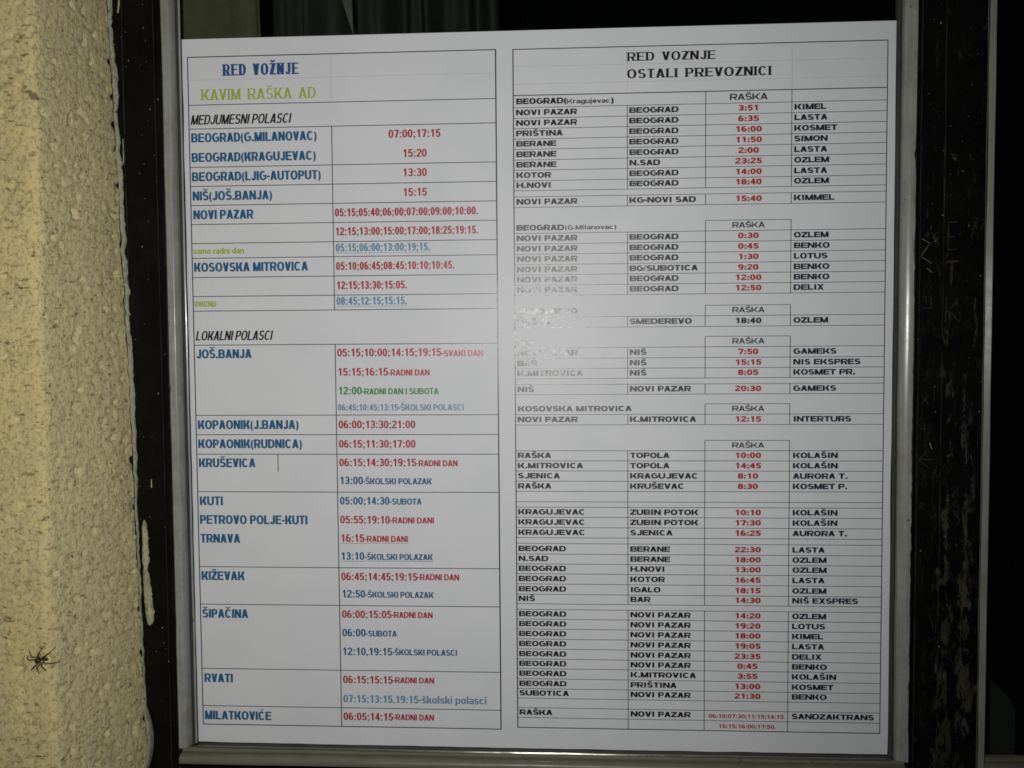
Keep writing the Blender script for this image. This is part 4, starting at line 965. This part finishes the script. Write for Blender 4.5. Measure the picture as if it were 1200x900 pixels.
def text_part(kind, text, style, x0, x1, zb, cap, ink, flag, parent):
    st = STY[style]; tab = st['tab']; fac = (st['fix'] or 1.0)/716.0
    adv = [tab[ROOT.get(c, (c,))[0]]*fac*(1.7 if c == ' ' and st.get('serif') else 1) for c in text]
    nat = sum(adv)
    sx = 1.0
    if style in ('narrow', 'italic', 'roman'): cap *= 1.05
    if x1 is not None: sx = ((x1-x0)/cap + 0.09)/nat
    if flag == 'c': x0 = x0 - nat*sx*cap/2
    sb = 0.022 if style != 'wide' else 0.026
    if st.get('serif'): sb = 0.03+st['serif']*0.38
    vs, fs = [], []; cx = -sb if flag != 'c' else 0.0; k = 0
    sh = st.get('shear', 0)
    for c, a in zip(text, adv):
        a *= sx
        if c != ' ':
            base, mark = ROOT.get(c, (c, None))
            W = a-2*sb; txx = min(st['tx'], W*0.62 if base not in "Iil:;.,'" else 9)
            strokes = glyph(base, W, txx, st['ty'], st.get('serif', 0))
            top = 1.06 if base.isupper() else 0.80
            if mark == 'v':
                t = txx*0.85; r = min(W*0.30, 0.26)
                strokes.append([((W/2-t/2, top), (W/2+t/2, top), (W/2-r+t/2, top+0.2), (W/2-r-t/2, top+0.2))])
                strokes.append([((W/2-t/2, top), (W/2+t/2, top), (W/2+r+t/2, top+0.2), (W/2+r-t/2, top+0.2))])
            elif mark == 'a': strokes.append([((W/2-0.12, top), (W/2+0.03, top), (W/2+0.24, top+0.2), (W/2+0.04, top+0.2))])
            for si, stq in enumerate(strokes):
                lift = 0.00012 + 0.000006*(si+1)
                for q_ in stq:
                    b = len(vs)
                    for (px, py) in q_:
                        vs.append(on_paper(mm(x0+(cx+sb+px+sh*py)*cap), mm(zb+py*cap), lift))
                    fs.append((b, b+1, b+2, b+3))
        cx += a
    if flag == 1:
        b = len(vs); zu = zb-0.20*cap
        xe = x0 + cx*cap
        n = 6
        for i in range(n+1):
            X = x0+(xe-x0)*i/n
            vs += [on_paper(mm(X), mm(zu-0.16), 0.00012), on_paper(mm(X), mm(zu+0.16), 0.00012)]
        for i in range(n): fs.append((b+2*i, b+2*i+1, b+2*i+3, b+2*i+2))
    return mesh(kind, vs, fs, INK[ink], parent)

# left table: rules, then its words
ra = ROWS_A; c = COL
rules = [(c['a0'], z, c['a2'], z, 0.62 if i not in (0, 21) else 0.8, 'line') for i, z in enumerate(ra)]
rules += [(c['a0'], ra[0]+0.3, c['a0'], ra[-1]-0.3, 0.85, 'line'), (c['a2'], ra[0]+0.3, c['a2'], ra[-1]-0.3, 1.05, 'line'),
          (c['a1'], ra[2], c['a1'], ra[11], 0.7, 'line'), (c['a1'], ra[12], c['a1'], ra[21], 0.75, 'line'),
          (-244.9, ra[15], -244.9, ra[15]-14.6, 0.7, 'line'),
          (c['a0'], ra[0]-18.6, c['a2'], ra[0]-18.6, 0.3, 'faint'), (c['af'], ra[0], c['af'], ra[1], 0.3, 'faint')]
tab_a = rule_mesh('ruled_table', rules, poster)
tab_a['label'] = 'left table ruled in black with blue place names and red times'
for t in LEFT_TEXT: text_part(*t, parent=tab_a)
# right table
rb = ROWS_B; H8 = 8.35
rules = []
for i, z in enumerate(rb):
    hv = i in (0, 1, 59)
    rules.append((c['b0'], z, c['b4'], z, 0.75 if hv else 0.50, 'line' if hv else 'thin'))
for i in (13, 20, 22, 28, 30): rules.append((c['b2'], rb[i]+H8, c['b3'], rb[i]+H8, 0.5, 'thin'))
rules += [(c['b0'], rb[0]+0.3, c['b0'], rb[-1]-0.3, 0.9, 'line'), (c['b4'], rb[0]+0.3, c['b4'], rb[-1]-0.3, 0.75, 'line')]
blocks = [(2, 10), (11, 12), (13, 19), (20, 21), (22, 25), (26, 27), (28, 29), (30, 46), (47, 59)]
for a, b in blocks:
    rules.append((c['b1'], rb[a], c['b1'], rb[b], 0.6, 'line'))
    top = rb[1] if a == 2 else rb[a] + (H8 if a in (13, 20, 22, 28, 30) else 0)
    for col in ('b2', 'b3'): rules.append((c[col], top, c[col], rb[b], 0.6, 'line'))
for dz in (13.7, 27.7): rules.append((c['b0'], rb[0]-dz, c['b4'], rb[0]-dz, 0.3, 'faint'))
for col in ('b1', 'b3'): rules.append((c[col], rb[0], c[col], rb[1], 0.3, 'faint'))
tab_b = rule_mesh('ruled_table', rules, poster)
tab_b['label'] = 'right table ruled in thin grey with heavy wide black lettering'
for t in RIGHT_TEXT: text_part(*t, parent=tab_b)

# ------------------------------------------------------------------ the spider on the stucco
def spider(px=-0.3895, pz=-0.2358, py=-0.1135):
    root = empty('spider', (px, py, Z0+pz))
    tag(root, 'small dark brown spider with spread legs on the yellowish stucco wall, lower left', 'spider')
    skin = m_flat('spider_skin', (0.050, 0.034, 0.018), 0.6, 0.3, noise_sc=900, var=0.5)
    legm = m_flat('spider_leg', (0.085, 0.062, 0.025), 0.6, 0.3, noise_sc=900, var=0.4)
    s = 0.0000375          # metres per unit of the leg map below
    def P(a, b, h): return Vector((px+(a-590)*s, py-h, Z0+pz-(b-400)*s))
    def blob(name, a, b, ra, rb_, rh, ang):
        bm = bmesh.new(); bmesh.ops.create_uvsphere(bm, u_segments=18, v_segments=12, radius=1)
        for v in bm.verts:
            x, y, z = v.co; k = 1+0.15*x
            x, z = x*ra*s, z*rb_*s*k
            v.co = P(a, b, 0.0018) + Vector((x*math.cos(ang)-z*math.sin(ang), y*rh, x*math.sin(ang)+z*math.cos(ang)))
        bm_out(name, bm, skin, root, True)
    blob('abdomen', 530, 415, 66, 54, 0.0022, 0.75); blob('cephalothorax', 655, 383, 88, 34, 0.0014, 0.03)
    legs = [[(560, 360), (560, 300), (600, 210), (665, 120)], [(630, 350), (720, 295), (800, 230), (870, 155)], [(640, 440), (700, 455), (820, 452), (960, 440)], [(600, 450), (640, 520), (700, 590), (620, 630)],
            [(575, 470), (540, 540), (528, 600), (530, 690)], [(520, 480), (470, 530), (420, 580), (360, 630)], [(500, 385), (400, 390), (330, 375), (310, 330)], [(540, 350), (450, 320), (390, 260), (330, 215)]]
    for leg in legs:
        pts = [P(*leg[0], 0.0018), P(*leg[1], 0.0042), P(*leg[2], 0.0030), P(*leg[3], 0.0003)]
        fine = []
        for i in range(3):
            for j in range(4): fine.append(pts[i].lerp(pts[i+1], j/4))
        fine.append(pts[-1]); rr = [0.00064*(1-0.65*i/(len(fine)-1)) for i in range(len(fine))]
        vs, fs = [], []
        for i, p_ in enumerate(fine):
            d = (fine[min(i+1, len(fine)-1)]-fine[max(i-1, 0)]).normalized()
            u = d.orthogonal().normalized(); v_ = d.cross(u)
            for k in range(6):
                a = k*math.pi/3; vs.append((p_+(u*math.cos(a)+v_*math.sin(a))*rr[i])[:])
        for i in range(len(fine)-1):
            for k in range(6): fs.append((i*6+k, i*6+(k+1) % 6, (i+1)*6+(k+1) % 6, (i+1)*6+k))
        mesh('leg', vs, fs, legm, root, True)
spider()
